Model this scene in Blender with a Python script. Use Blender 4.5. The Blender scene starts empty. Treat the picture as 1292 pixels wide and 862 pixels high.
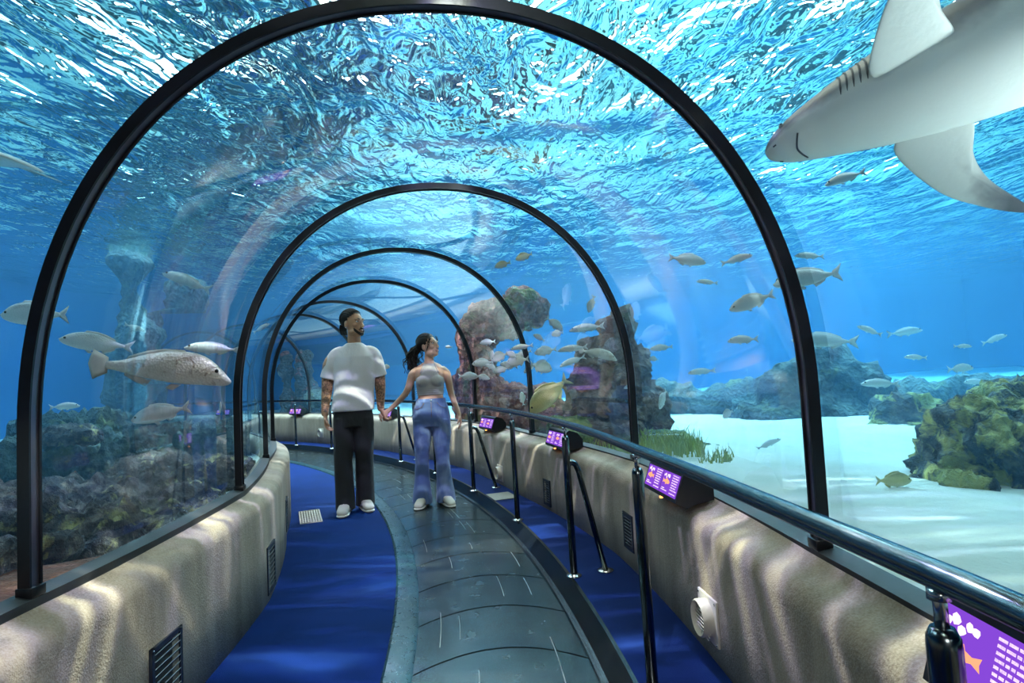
import bpy, bmesh, math, random
from mathutils import Vector, Matrix, noise
random.seed(7)
COL = bpy.context.scene.collection
PI = math.pi
# ---------------------------------------------------------------- camera model (1292 x 862)
FPX = 727.0; TILT = .051; ROLL = -.049; SHF = 5.1; CH = 1.187
X0, PHI, KC = -.3225, -.105, .0849
CX, CY = X0 - math.cos(PHI)/KC, -math.sin(PHI)/KC
def ray(px, py):
    a = (px-646)/FPX; b = -(py-431-SHF)/FPX
    x = a*math.cos(ROLL) - b*math.sin(ROLL); Z = a*math.sin(ROLL) + b*math.cos(ROLL)
    return Vector((x, math.cos(TILT)-math.sin(TILT)*Z, math.sin(TILT)+math.cos(TILT)*Z))
def at(px, py, d): return Vector((0, 0, CH)) + ray(px, py)*d
def onz(px, py, z):
    r = ray(px, py); return Vector((0, 0, CH)) + r*((z-CH)/r.z)
def F(s, o, z=0):                        # point on the curved tunnel path: s along, o to the right
    a = PHI + KC*s; R = 1/KC + o
    return Vector((CX+R*math.cos(a), CY+R*math.sin(a), z))
def inv(x, y): return (math.atan2(y-CY, x-CX)-PHI)/KC, math.hypot(x-CX, y-CY)-1/KC
def hdg(s): return PHI + KC*s             # rotation about z that turns +y to the path direction
# ---------------------------------------------------------------- object helpers
def tag(o, label=None, cat=None, group=None, kind=None):
    if label: o['label'] = label
    if cat: o['category'] = cat
    if group: o['group'] = group
    if kind: o['kind'] = kind
    return o
def empty(name, loc=(0,0,0), rz=0):
    o = bpy.data.objects.new(name, None); COL.objects.link(o); o.location = loc; o.rotation_euler = (0,0,rz)
    o.empty_display_size = .1; return o
def link(name, me, mat=None, parent=None, smooth=True):
    o = bpy.data.objects.new(name, me); COL.objects.link(o)
    if mat is not None:
        for m in (mat if isinstance(mat, (list, tuple)) else [mat]): me.materials.append(m)
    if smooth:
        for p in me.polygons: p.use_smooth = True
    if parent: o.parent = parent
    return o
def obj(name, bm, mat=None, parent=None, smooth=True, angle=None):
    bmesh.ops.recalc_face_normals(bm, faces=bm.faces)
    me = bpy.data.meshes.new(name); bm.to_mesh(me); bm.free()
    o = link(name, me, mat, parent, smooth)
    if angle is not None: sharp(me, angle)
    return o
def sharp(me, angle=35):
    me.set_sharp_from_angle(angle=math.radians(angle))
def box(bm, c, s, M=None, bev=0):
    r = bmesh.ops.create_cube(bm, size=1)
    vs = r['verts']
    for v in vs: v.co = Vector((v.co.x*s[0], v.co.y*s[1], v.co.z*s[2]))
    if bev:
        es = list({e for v in vs for e in v.link_edges})
        rr = bmesh.ops.bevel(bm, geom=es, offset=bev, segments=2, affect='EDGES', profile=.5)
        vs = [v for v in rr['verts']]
        vs = list({v for f in rr['faces'] for v in f.verts} | set(v for v in vs))
        seen = set(vs); st = list(vs)
        while st:
            v = st.pop()
            for e in v.link_edges:
                w = e.other_vert(v)
                if w not in seen: seen.add(w); st.append(w)
        vs = list(seen)
    for v in vs:
        v.co = v.co + Vector(c)
        if M is not None: v.co = M @ v.co
    return vs
def loft(bm, rings, close=True, cap=True):
    rows = [[bm.verts.new(p) for p in r] for r in rings]
    n = len(rows[0])
    for a, b in zip(rows, rows[1:]):
        for i in range(n if close else n-1):
            j = (i+1) % n
            bm.faces.new((a[i], a[j], b[j], b[i]))
    if cap and close and n > 2:
        bm.faces.new(rows[0][::-1]); bm.faces.new(rows[-1])
    return rows
def frame_of(t, up=Vector((0,0,1))):
    t = t.normalized()
    if abs(t.dot(up)) > .97: up = Vector((1,0,0)) if abs(t.x) < .9 else Vector((0,1,0))
    x = t.cross(up).normalized(); y = x.cross(t).normalized()
    return x, y
def tube(bm, pts, r, n=10, cap=True, flat=1.0):
    pts = [Vector(p) for p in pts]; rings = []
    px = None
    for i, p in enumerate(pts):
        t = pts[min(i+1, len(pts)-1)] - pts[max(i-1, 0)]
        if px is None: x, y = frame_of(t)
        else:
            t = t.normalized(); x = (px - t*px.dot(t)).normalized(); y = t.cross(x)*-1
            y = x.cross(t)
        px = x
        rr = r[i] if isinstance(r, (list, tuple)) else r
        rings.append([p + x*rr*math.cos(2*PI*j/n) + y*rr*flat*math.sin(2*PI*j/n) for j in range(n)])
    loft(bm, rings, True, cap)
def lathe(bm, prof, n=24, M=None):        # prof: (r, z)
    rings = [[Vector((r*math.cos(2*PI*j/n), r*math.sin(2*PI*j/n), z)) for j in range(n)] for r, z in prof]
    if M is not None: rings = [[M @ p for p in q] for q in rings]
    loft(bm, rings, True, True)
def sweep_profile(prof, s0, s1, ds=.12, close=True, ofs=None):
    """prof: list of (o, z); swept along the path."""
    n = max(2, int(abs(s1-s0)/ds)+1); bm = bmesh.new(); rings = []
    for i in range(n):
        s = s0 + (s1-s0)*i/(n-1); d = ofs(s) if ofs else 0
        rings.append([F(s, o+d, z) for o, z in prof])
    loft(bm, rings, close, close); return bm
def subsurf(o, lv=2):
    m = o.modifiers.new('s', 'SUBSURF'); m.levels = lv; m.render_levels = lv; return o
# ---------------------------------------------------------------- materials
class NT:
    def __init__(s, name):
        s.m = bpy.data.materials.new(name); s.m.use_nodes = True; s.t = s.m.node_tree
        s.t.nodes.clear(); s.out = s.t.nodes.new('ShaderNodeOutputMaterial')
    def n(s, typ, props=None, **ins):
        nd = s.t.nodes.new('ShaderNode'+typ)
        for k, v in (props or {}).items(): setattr(nd, k, v)
        for k, v in ins.items(): s.set(nd, k, v)
        return nd
    def set(s, nd, k, v):
        key = int(k[1:]) if k[0] == 'i' and k[1:].isdigit() else k.replace('_', ' ')
        sock = nd.inputs[key]
        if isinstance(v, bpy.types.Node): v = v.outputs[0]
        if isinstance(v, bpy.types.NodeSocket): s.t.links.new(v, sock)
        else:
            if hasattr(sock.default_value, '__len__') and not isinstance(v, (int, float)) and len(sock.default_value) == 4 and len(v) == 3: v = (*v, 1)
            sock.default_value = v
    def coord(s, scale=(1,1,1), kind='Object', rot=(0,0,0)):
        c = s.n('TexCoord'); mp = s.n('Mapping', Scale=scale, Rotation=rot)
        s.t.links.new(c.outputs[kind], mp.inputs[0]); return mp
    def noise(s, sc, vec=None, detail=4, rough=.55, dist=0):
        nd = s.n('TexNoise', Scale=sc, Detail=detail, Roughness=rough, Distortion=dist)
        if vec is not None: s.set(nd, 'Vector', vec)
        return nd
    def ramp(s, fac, stops, interp='LINEAR'):
        nd = s.n('ValToRGB'); s.set(nd, 'i0', fac); cr = nd.color_ramp; cr.interpolation = interp
        while len(cr.elements) > 1: cr.elements.remove(cr.elements[-1])
        for i, (p, c) in enumerate(stops):
            if isinstance(c, (int, float)): c = (c, c, c)
            e = cr.elements[0] if i == 0 else cr.elements.new(p)
            e.position = p; e.color = (*c, 1)
        return nd
    def mix(s, fac, a, b, mode='MIX'):
        nd = s.n('Mix', {'data_type': 'RGBA', 'blend_type': mode})
        s.set(nd, 'i0', fac); s.set(nd, 'i6', a); s.set(nd, 'i7', b); return nd.outputs[2]
    def math(s, op, a, b=0.0, c=0.0):
        nd = s.n('Math', {'operation': op}); s.set(nd, 'i0', a); s.set(nd, 'i1', b); s.set(nd, 'i2', c); return nd.outputs[0]
    def bump(s, h, st=.3, dist=.01, normal=None):
        nd = s.n('Bump', Strength=st, Distance=dist); s.set(nd, 'Height', h)
        if normal is not None: s.set(nd, 'Normal', normal)
        return nd.outputs[0]
    def done(s, sh, vol=None):
        if sh is not None: s.t.links.new(sh.outputs[0] if isinstance(sh, bpy.types.Node) else sh, s.out.inputs[0])
        if vol is not None: s.t.links.new(vol.outputs[0], s.out.inputs[1])
        return s.m
    def pbr(s, color, rough=.5, metal=0, normal=None, **kw):
        nd = s.n('BsdfPrincipled'); s.set(nd, 'Base_Color', color); s.set(nd, 'Roughness', rough); s.set(nd, 'Metallic', metal)
        if normal is not None: s.set(nd, 'Normal', normal)
        for k, v in kw.items(): s.set(nd, k, v)
        return s.done(nd)
def plain(name, c, rough=.5, metal=0, bump=0, bscale=60, var=.12, **kw):
    t = NT(name); v = t.coord(); n = t.noise(bscale, v)
    col = t.mix(n.outputs[0], tuple(x*(1-var) for x in c), tuple(min(1, x*(1+var)) for x in c))
    return t.pbr(col, rough, metal, t.bump(n.outputs[0], bump, .005) if bump else None, **kw)
def emit(name, c, st):
    t = NT(name); return t.done(t.n('Emission', Color=c, Strength=st))
M = {}
def mats():
    # acrylic: thin clear sheet with mirror-like Fresnel reflection
    t = NT('acrylic'); fr = t.n('Fresnel', IOR=1.16)
    tr = t.n('BsdfTransparent', Color=(.96, .985, .99)); gl = t.n('BsdfGlossy', Color=(.9, .95, 1), Roughness=.03)
    M['acrylic'] = t.done(t.n('MixShader', i0=t.math('MULTIPLY', fr, .30), i1=tr, i2=gl))
    # sea water
    t = NT('water_volume')
    sc = t.n('VolumeScatter', Color=WSC, Density=WSD, Anisotropy=.35); ab = t.n('VolumeAbsorption', Color=WAC, Density=WAD)
    t.done(None, t.n('AddShader', i0=sc, i1=ab)); M['water'] = t.m
    # rippled surface seen from below
    t = NT('water_surface'); v = t.coord((1, 1, 1))
    w = t.n('Mapping', Scale=(1, .45, 1), Rotation=(0, 0, .5)); t.set(w, 'Vector', v)
    n1 = t.noise(2.2, w, 3, .5, .8); n2 = t.noise(6.5, w, 2, .5, 1.2)
    h = t.math('ADD', t.math('MULTIPLY', n1, 1.0), t.math('MULTIPLY', n2, .3))
    b = t.bump(h, 1.0, WBUMP)
    fr = t.n('Fresnel', IOR=1.24, Normal=b)
    gl = t.n('BsdfGlossy', Color=(.80, .95, .88), Roughness=.02, Normal=b)
    rf = t.n('BsdfRefraction', Color=(.8, .97, 1), IOR=1.2, Roughness=.0, Normal=b); tr = t.n('BsdfTransparent', Color=(.85, .98, .97))
    th = t.n('MixShader', i0=.5, i1=rf, i2=tr)
    M['surface'] = t.done(t.n('MixShader', i0=fr, i1=th, i2=gl))
    # sprayed concrete
    t = NT('concrete'); v = t.coord(); st = t.coord((1.2, 1.2, .28)); big = t.noise(3.0, st, 4, .6, .6); sm = t.noise(18, v, 5, .65); fi = t.noise(160, v, 2)
    c = t.ramp(big, [(.3, (.13, .105, .08)), (.45, (.28, .23, .17)), (.58, (.44, .36, .27)), (.75, (.33, .29, .25))])
    c = t.mix(t.math('MULTIPLY', sm, .55), c, (.25, .20, .145))
    c = t.mix(t.ramp(fi, [(.35, 0.0), (.7, .35)]), c, (.62, .56, .48))
    hh = t.math('ADD', t.math('MULTIPLY', sm, 1.5), fi)
    M['concrete'] = t.pbr(c, .75, 0, t.bump(hh, .5, .006))
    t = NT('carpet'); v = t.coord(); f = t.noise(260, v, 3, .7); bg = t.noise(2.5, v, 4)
    c = t.mix(bg, (.0008, .010, .065), (.0018, .028, .19)); c = t.mix(t.math('MULTIPLY', f, .6), c, (.001, .006, .035))  # brighter blue blotches put some caustic glow into the carpet colour
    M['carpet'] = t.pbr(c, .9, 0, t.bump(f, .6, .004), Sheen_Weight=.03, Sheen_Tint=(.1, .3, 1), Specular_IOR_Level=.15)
    t = NT('walkway_metal'); v = t.coord(); a = t.noise(1.6, v, 4, .6); g = t.noise(9, v, 3, .5); fi = t.noise(150, v, 2)
    c = t.ramp(a, [(.25, (.020, .021, .020)), (.55, (.038, .036, .032)), (.85, (.07, .064, .054))])
    r = t.ramp(g, [(.3, .21), (.7, .28)])
    M['plate'] = t.pbr(c, r, .35, t.bump(t.math('ADD', a, t.math('MULTIPLY', g, .01)), .12, .02))
    M['plate_scratch'] = plain('scratched_metal', (.55, .54, .5), .35, .6)
    t = NT('teal_metal'); v = t.coord(); a = t.noise(3, v, 4, .6); g = t.noise(40, v, 4, .7)
    c = t.mix(a, (.006, .03, .042), (.015, .065, .085)); M['teal'] = t.pbr(c, t.ramp(g, [(.3, .25), (.7, .33)]), .3, t.bump(a, .2, .02))
    M['black'] = plain('black_metal', (.012, .014, .018), .3, .3, .1)
    M['blackmat'] = plain('black_rubber', (.01, .011, .013), .6, 0, .1)
    M['kerb'] = plain('kerb_metal', (.016, .024, .03), .22, .6, .15, 8)
    t = NT('rib_metal'); v = t.coord(); a = t.noise(5, v, 4, .6)
    M['rib'] = t.pbr(t.mix(a, (.10, .10, .125), (.24, .21, .26)), .30, .8, t.bump(a, .15, .01))
    t = NT('steel'); v = t.coord(); a = t.noise(30, v, 3); M['steel'] = t.pbr(t.mix(a, (.09, .115, .125), (.17, .2, .21)), t.ramp(a, [(.3, .14), (.7, .24)]), 1.0)
    M['chrome'] = plain('bright_steel', (.55, .56, .56), .2, 1)
    M['whiteplastic'] = plain('white_plastic', (.68, .64, .56), .4, 0, .05)
    M['floorplate'] = plain('floor_plate_metal', (.22, .23, .2), .5, .3, .3, 40)
    M['hole'] = plain('dark_hole', (.006, .007, .009), .8)
    # sand
    t = NT('sand'); v = t.coord(); a = t.noise(1.3, v, 5, .6, .5); f = t.noise(70, v, 3)
    M['sand'] = t.pbr(t.mix(a, (.52, .56, .5), (.82, .84, .76)), .9, 0, t.bump(t.math('ADD', a, t.math('MULTIPLY', f, .1)), .8, .06))
    t = NT('red_gravel'); v = t.coord(); a = t.noise(14, v, 5, .6); f = t.n('TexVoronoi', Scale=45.0); t.set(f, 'Vector', v)
    M['redgravel'] = t.pbr(t.mix(a, (.10, .035, .022), (.28, .11, .07)), .85, 0, t.bump(f, .9, .02))
    def rock(name, dark, mid, lite, alg, asc=2.2, edge=.55):
        t = NT(name); v = t.coord(); a = t.noise(asc, v, 6, .62, .4); b = t.noise(9, v, 5, .7); vo = t.n('TexVoronoi', {'feature': 'F1'}, Scale=14.0); t.set(vo, 'Vector', v)
        c = t.ramp(b, [(.3, dark), (.5, mid), (.72, lite)])
        c = t.mix(t.ramp(a, [(edge-.04, 0.0), (edge+.05, .9)]), c, alg)
        c = t.mix(t.ramp(vo, [(0, .6), (.35, 0.0)]), c, lite)
        return t.pbr(c, .85, 0, t.bump(t.math('ADD', b, t.math('MULTIPLY', vo, .6)), 1.0, .12))
    M['rock_reef'] = rock('rock_reef', (.02, .022, .03), (.08, .07, .075), (.30, .25, .22), (.55, .50, .22), 5.5, .60)
    M['rock_brown'] = rock('rock_brown', (.05, .03, .025), (.17, .10, .075), (.34, .23, .16), (.17, .20, .08), 1.6, .58)
    M['rock_pink'] = rock('rock_pink', (.12, .04, .035), (.42, .15, .11), (.70, .36, .28), (.25, .27, .08), 1.4, .55)
    M['rock_dark'] = rock('rock_dark', (.02, .03, .03), (.06, .08, .07), (.12, .15, .11), (.16, .18, .06), 2.2, .62)
    M['rock_blue'] = rock('rock_blue', (.02, .028, .035), (.06, .075, .075), (.2, .21, .15), (.60, .58, .18), 4.5, .51)
    M['rock_weed'] = rock('rock_weed', (.05, .09, .04), (.16, .22, .07), (.36, .38, .14), (.42, .44, .10), 3.0, .48)
    M['rock_crest'] = rock('rock_crest', (.012, .014, .014), (.04, .032, .028), (.10, .07, .055), (.42, .08, .06), 1.4, .58)
    M['hall'] = plain('hall_paint', (.03, .05, .05), .8)
    t = NT('tank_wall'); v = t.coord(); a = t.noise(.5, v, 4)
    M['tank'] = t.pbr(t.mix(a, (.014, .08, .23), (.024, .125, .32)), .9)
# ---------------------------------------------------------------- the place
WSC, WSD, WAC, WAD = (.24, .60, 1.0), .024, (.20, .72, .92), .17
WBUMP = .12
SURF = 3.45; SAND = .42
TX0, TX1, TY0, TY1 = -9.6, 15.0, -4.2, 19.0
RIBTW = {1: (-.011, -.005, -.027), 2: (-.002, .043, -.044), 3: (.026, -.040, .008), 4: (-.027, .020, -.008), 5: (.038, -.019, .004), 6: (-.039, .004, 0), 7: (.01, 0, 0)}
WH, ZS, RISE, NEXP, ZBR, ZBL = 1.158, 1.084, 1.262, 2.104, .640, .6235
def ribs(i):                              # frame of rib i: origin, right vector
    ds, do, da = RIBTW.get(i, (0, 0, 0))
    s = 1.72 + 1.693*(i-1) + ds; a = hdg(s) + da
    c = F(s, do*math.cos(0), 0)
    return c, Vector((math.cos(a), math.sin(a), 0)), s
def arch_prof(w=WH, rise=RISE, zl=ZBL, zr=ZBR, n=56, grow=0):
    P = [(-w-grow, zl), (-w-grow, (zl+ZS)/2)]
    for j in range(n+1):
        q = PI*j/n; c = math.cos(q)
        P.append((-(w+grow)*math.copysign(abs(c)**(2/NEXP), c), ZS+(rise+grow)*abs(math.sin(q))**(2/NEXP)))
    P += [(w+grow, (zr+ZS)/2), (w+grow, zr)]
    return P
def tframe(u):                            # interpolated rib frame, u real
    i = math.floor(u); f = u-i
    c0, r0, _ = ribs(i); c1, r1, _ = ribs(i+1)
    s = 1.72+1.693*(u-1)
    d = (c0 - F(ribs(i)[2], 0, 0))*(1-f) + (c1 - F(ribs(i+1)[2], 0, 0))*f
    return F(s, 0, 0)+d, (r0*(1-f)+r1*f).normalized()
def tring(u, prof):
    c, r = tframe(u); return [c + r*o + Vector((0, 0, z)) for o, z in prof]
def structure():
    # acrylic panes
    prof = arch_prof(grow=.012); n = 0
    for i in range(-1, 10):
        bm = bmesh.new(); loft(bm, [tring(i+f/10+.0, prof) for f in range(11)], False, False)
        n += 1; tag(obj('window_%d' % n, bm, M['acrylic']), 'clear curved acrylic tunnel pane', kind='structure')
    # ribs
    names = ['nearest, framing the whole view', 'second from the camera', 'third, right leg behind the handrail', 'fourth, crossing behind the walkers', 'fifth, ending beside the woman\'s shoulder', 'sixth, passing above the man\'s head', 'seventh, small and left of the man', 'eighth, far round the bend']
    for i in range(1, 9):
        u = i; c, r, s = ribs(i); tdir = Vector((-r.y, r.x, 0))
        e = empty('tunnel_rib', c, math.atan2(r.y, r.x)); tag(e, 'black arched tunnel rib, the ' + names[i-1], 'arch', 'arched ribs of the tunnel')
        inv_m = Matrix.Translation(c) @ Matrix.Rotation(math.atan2(r.y, r.x), 4, 'Z')
        for nm, lo, hi, hw, mt in (('frame', -.020, .006, .016, M['rib']), ('gasket', -.026, .009, None, M['black'])):
            pin = arch_prof(grow=lo); pout = arch_prof(grow=hi)
            bm = bmesh.new()
            spans = [(-hw, hw)] if hw else [(-.0235, -.0162), (.0162, .0235)]
            for a, b in spans:
                loft(bm, [[Vector((pi[0], a, pi[1])), Vector((pi[0], b, pi[1])), Vector((po[0], b, po[1])), Vector((po[0], a, po[1]))] for pi, po in zip(pin, pout)])
            obj(nm, bm, mt, e, angle=40)
        bm = bmesh.new()
        box(bm, (-WH+.01, 0, ZBL+.01), (.05, .052, .03), bev=.003); obj('foot_plate', bm, M['black'], e, angle=40)
        bm = bmesh.new(); box(bm, (WH-.01, 0, ZBR+.01), (.05, .052, .03), bev=.003); obj('foot_plate', bm, M['black'], e, angle=40)
    # sills
    def usweep(P, u0, u1, name, mat, **k):
        bm = bmesh.new(); m = int((u1-u0)*10)+1
        loft(bm, [tring(u0+(u1-u0)*j/(m-1), P) for j in range(m)]); return tag(obj(name, bm, mat, angle=40), kind='structure', **k)
    usweep([(-WH+.035, ZBL-.035), (-WH+.035, ZBL-.006), (-WH-.005, ZBL+.002), (-WH-.03, ZBL+.002), (-WH-.03, ZBL-.035)], -1, 10, 'trim_left', M['blackmat'])
    usweep([(WH-.035, ZBR-.035), (WH-.035, ZBR-.006), (WH+.005, ZBR+.002), (WH+.03, ZBR+.002), (WH+.03, ZBR-.035)], -1, 10, 'trim_right', M['blackmat'])
    # concrete walls
    def wall(side, face, zt, zg):
        g = WH+.03
        P = [(face, 0)] + [(face, zt*.5)]
        for j in range(7):
            q = j/6*PI/2; P.append((face+.07-.07*math.cos(q), zt-.07+.07*math.sin(q)))
        P += [(face+.12, zt+.4*(zg-zt)), (WH-.03, zg-.012), (g, zg-.012), (g+.06, zg-.06), (g+.06, 0)]
        P = [(o*side, z) for o, z in P]
        bm = bmesh.new(); m = 180; rings = []
        for j in range(m):
            u = -1 + 11*j/(m-1); rings.append(tring(u, P))
        loft(bm, rings)
        for v in bm.verts:
            v.co.z += .006*noise.noise(v.co*1.7) if v.co.z > .3 else 0
        return bm
    tag(obj('wall_left', wall(-1, 1.01, .575, ZBL), M['concrete']), 'low beige concrete wall under the left panes', kind='structure')
    tag(obj('wall_right', wall(1, .99, .59, ZBR), M['concrete']), 'low beige concrete wall under the right panes', kind='structure')
    S0, S1 = -2.5, 17
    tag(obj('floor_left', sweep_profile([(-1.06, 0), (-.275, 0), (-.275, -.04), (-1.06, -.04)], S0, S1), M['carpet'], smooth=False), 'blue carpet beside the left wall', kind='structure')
    tag(obj('floor_edge', sweep_profile([(-.275, .003), (-.262, .011), (-.165, .006), (-.148, -.004), (-.275, -.004)], S0, S1), M['teal'], angle=30), 'dark teal metal strip between carpet and walkway', kind='structure')
    tag(obj('floor_slab', sweep_profile([(-1.15, -.04), (1.1, -.04), (1.1, -.12), (-1.15, -.12)], S0, S1), M['hole'], smooth=False), kind='structure')
    # metal walkway: curved-edge plates laid end to end
    bm = bmesh.new(); wl, wr = -.150, .572; mid = (wl+wr)/2
    s = S0; L = .46; g = .006; scr = bmesh.new(); rnd = random.Random(3)
    def cv(o): return -.16*((o-mid)/.36)**2
    while s < S1:
        for (z, q) in ((0, g),):
            A = [F(s+q+cv(o), o, z) for o in [wl+(wr-wl)*j/12 for j in range(13)]]
            B = [F(s+L/2+cv(o), o, z) for o in [wl+(wr-wl)*j/12 for j in range(13)]]
            C = [F(s+L-q+cv(o), o, z) for o in [wl+(wr-wl)*j/12 for j in range(13)]]
            A0 = [p-Vector((0, 0, .012)) for p in A]; C0 = [p-Vector((0, 0, .012)) for p in C]
            loft(bm, [A0, A, B, C, C0], False, False)
        for q in range(2 if s < 8 else 0):
            o = rnd.uniform(wl+.08, wr-.06); l = rnd.uniform(.15, .42); a0 = s+rnd.uniform(0, .2); w = rnd.uniform(.0008, .0018)
            tube(scr, [F(a0+l*j/8, o+.006*math.sin(j/4), .0006) for j in range(9)], w, 4, flat=.3)
        s += L
    tag(obj('floor_walkway', bm, M['plate'], angle=30), 'dark metal walkway of curved plates', kind='structure')
    tag(obj('floor_scuffs', scr, M['plate_scratch']), kind='structure')
    kerb = [(.572, -.02), (.572, .012), (.582, .014), (.586, .008), (.60, .012), (.648, .078), (.655, .088), (.672, .088), (.672, -.02)]
    tag(obj('floor_kerb', sweep_profile(kerb, S0, S1), M['kerb'], angle=25), 'black metal kerb along the walkway', kind='structure')
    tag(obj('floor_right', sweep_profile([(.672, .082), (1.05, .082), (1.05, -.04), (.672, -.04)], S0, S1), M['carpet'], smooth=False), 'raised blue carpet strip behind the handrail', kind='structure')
    # sea bed
    bm = bmesh.new(); nx, ny = 130, 120
    def bed(x, y):
        z = SAND + .10*noise.noise(Vector((x*.35, y*.35, 0))) + .03*noise.noise(Vector((x*1.3, y*1.3, 4)))
        s_, o = inv(x, y)
        if x > 3: z += .02*(x-3)
        return z, o, s_
    V = {}
    for i in range(nx+1):
        for j in range(ny+1):
            x = TX0+(TX1-TX0)*i/nx; y = TY0+(TY1-TY0)*j/ny; z, o, s_ = bed(x, y)
            V[i, j] = (bm.verts.new((x, y, z)), o, s_)
    for i in range(nx):
        for j in range(ny):
            q = [V[i, j], V[i+1, j], V[i+1, j+1], V[i, j+1]]
            if all(abs(a[1]) < 1.24 for a in q): continue
            bm.faces.new([a[0] for a in q])
    for v in bm.verts:                      # snap the inner edge to the outside of the low walls
        s_, o = inv(v.co.x, v.co.y)
        if abs(o) < 1.24: p = F(s_, math.copysign(1.21, o)); v.co.x, v.co.y = p.x, p.y
    bmesh.ops.delete(bm, geom=[v for v in bm.verts if not v.link_faces], context='VERTS')
    tag(obj('ground', bm, M['sand']), 'pale sand bed of the tank', kind='structure')
    # tank walls
    bm = bmesh.new()
    HZ = 7.2
    for nm, c, d in (('wall_hall_left', (TX0-.1, (TY0+TY1)/2, (SURF+.1+HZ)/2), (.2, TY1-TY0+.4, HZ-SURF-.1)), ('wall_hall_right', (TX1+.1, (TY0+TY1)/2, (SURF+.1+HZ)/2), (.2, TY1-TY0+.4, HZ-SURF-.1)), ('wall_hall_back', ((TX0+TX1)/2, TY1+.1, (SURF+.1+HZ)/2), (TX1-TX0, .2, HZ-SURF-.1)), ('wall_hall_front', ((TX0+TX1)/2, TY0-.1, (SURF+.1+HZ)/2), (TX1-TX0, .2, HZ-SURF-.1)), ('ceiling', ((TX0+TX1)/2, (TY0+TY1)/2, HZ+.1), (TX1-TX0+.4, TY1-TY0+.4, .2))):
        b2 = bmesh.new(); box(b2, c, d); tag(obj(nm, b2, M['hall'], smooth=False), kind='structure')
    for c, d in (((TX0-.1, (TY0+TY1)/2, SURF/2+.05), (.2, TY1-TY0+.4, SURF+.1)), ((TX1+.1, (TY0+TY1)/2, SURF/2+.05), (.2, TY1-TY0+.4, SURF+.1)), (((TX0+TX1)/2, TY1+.1, SURF/2+.05), (TX1-TX0, .2, SURF+.1)), (((TX0+TX1)/2, TY0-.1, SURF/2+.05), (TX1-TX0, .2, SURF+.1))):
        b2 = bmesh.new(); box(b2, c, d)
        tag(obj('wall_tank', b2, M['tank'], smooth=False), kind='structure')
    bm.free()
    # water body: box minus tunnel
    bm = bmesh.new()
    bx = box(bm, ((TX0+TX1)/2, (TY0+TY1)/2, (SURF+.0)/2), (TX1-TX0-.02, TY1-TY0-.02, SURF))
    P = [(-WH-.1, -.2), (-WH-.1, ZBL-.03)] + arch_prof(grow=.02) + [(WH+.1, ZBR-.03), (WH+.1, -.2)]
    b2 = bmesh.new(); loft(b2, [tring(-1+f/10, P) for f in range(0, 111)])
    bmesh.ops.recalc_face_normals(b2, faces=b2.faces); bmesh.ops.reverse_faces(b2, faces=b2.faces)
    bmesh.ops.recalc_face_normals(bm, faces=bm.faces)
    me = bpy.data.meshes.new('t'); b2.to_mesh(me); b2.free(); bm.from_mesh(me)
    me = bpy.data.meshes.new('water'); bm.to_mesh(me); bm.free()
    w = link('water', me, M['water'], smooth=False); tag(w, 'blue sea water filling the tank', kind='structure')
    # water surface
    bm = bmesh.new(); nx, ny = 260, 240
    rows = []
    for i in range(nx+1):
        row = []
        for j in range(ny+1):
            x = TX0+(TX1-TX0)*i/nx; y = TY0+(TY1-TY0)*j/ny
            z = SURF+.03+.05*noise.noise(Vector((x*.9, y*1.3, 0)))+.028*noise.noise(Vector((x*2.6+.4*y, y*2.2, 7)))
            row.append(bm.verts.new((x, y, z)))
        rows.append(row)
    for a, b in zip(rows, rows[1:]):
        for j in range(ny): bm.faces.new((a[j], b[j], b[j+1], a[j+1]))
    me = bpy.data.meshes.new('water_surface'); bm.normal_update(); bm.to_mesh(me); bm.free()
    tag(link('water_surface', me, M['surface']), 'rippled water surface seen from below', kind='structure')
# lamps above the pool: pixel box in the photo -> real panel at height z
def lamp_panel(px0, py0, px1, py1, z, st, c, label, i, grow=1.0):
    a = onz(px0, py0, z); b = onz(px1, py0, z); d = onz(px1, py1, z); e = onz(px0, py1, z)
    xs = [p.x for p in (a, b, d, e)]; ys = [p.y for p in (a, b, d, e)]
    cx, cy = sum(xs)/4, sum(ys)/4; w, l = (max(xs)-min(xs))*.75*grow, (max(ys)-min(ys))*.75*grow
    t = empty('pool_lamp', (cx, cy, z)); tag(t, label, 'lamp', 'lamps above the pool')
    bm = bmesh.new(); box(bm, (0, 0, .08), (w+.1, l+.1, .1)); obj('housing', bm, M['black'], t, False)
    for sx in (-1, 1):
        bm = bmesh.new(); tube(bm, [(sx*w*.3, 0, .1), (sx*w*.3, 0, 7.21-z)], .012, 6); obj('hanger', bm, M['black'], t)
    bm = bmesh.new(); box(bm, (0, 0, .02), (w, l, .02)); obj('diffuser', bm, emit('lamp_glow', c, st), t, False)
    print('lamp', label, (round(cx,1), round(cy,1)), round(w,1), round(l,1))
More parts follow.
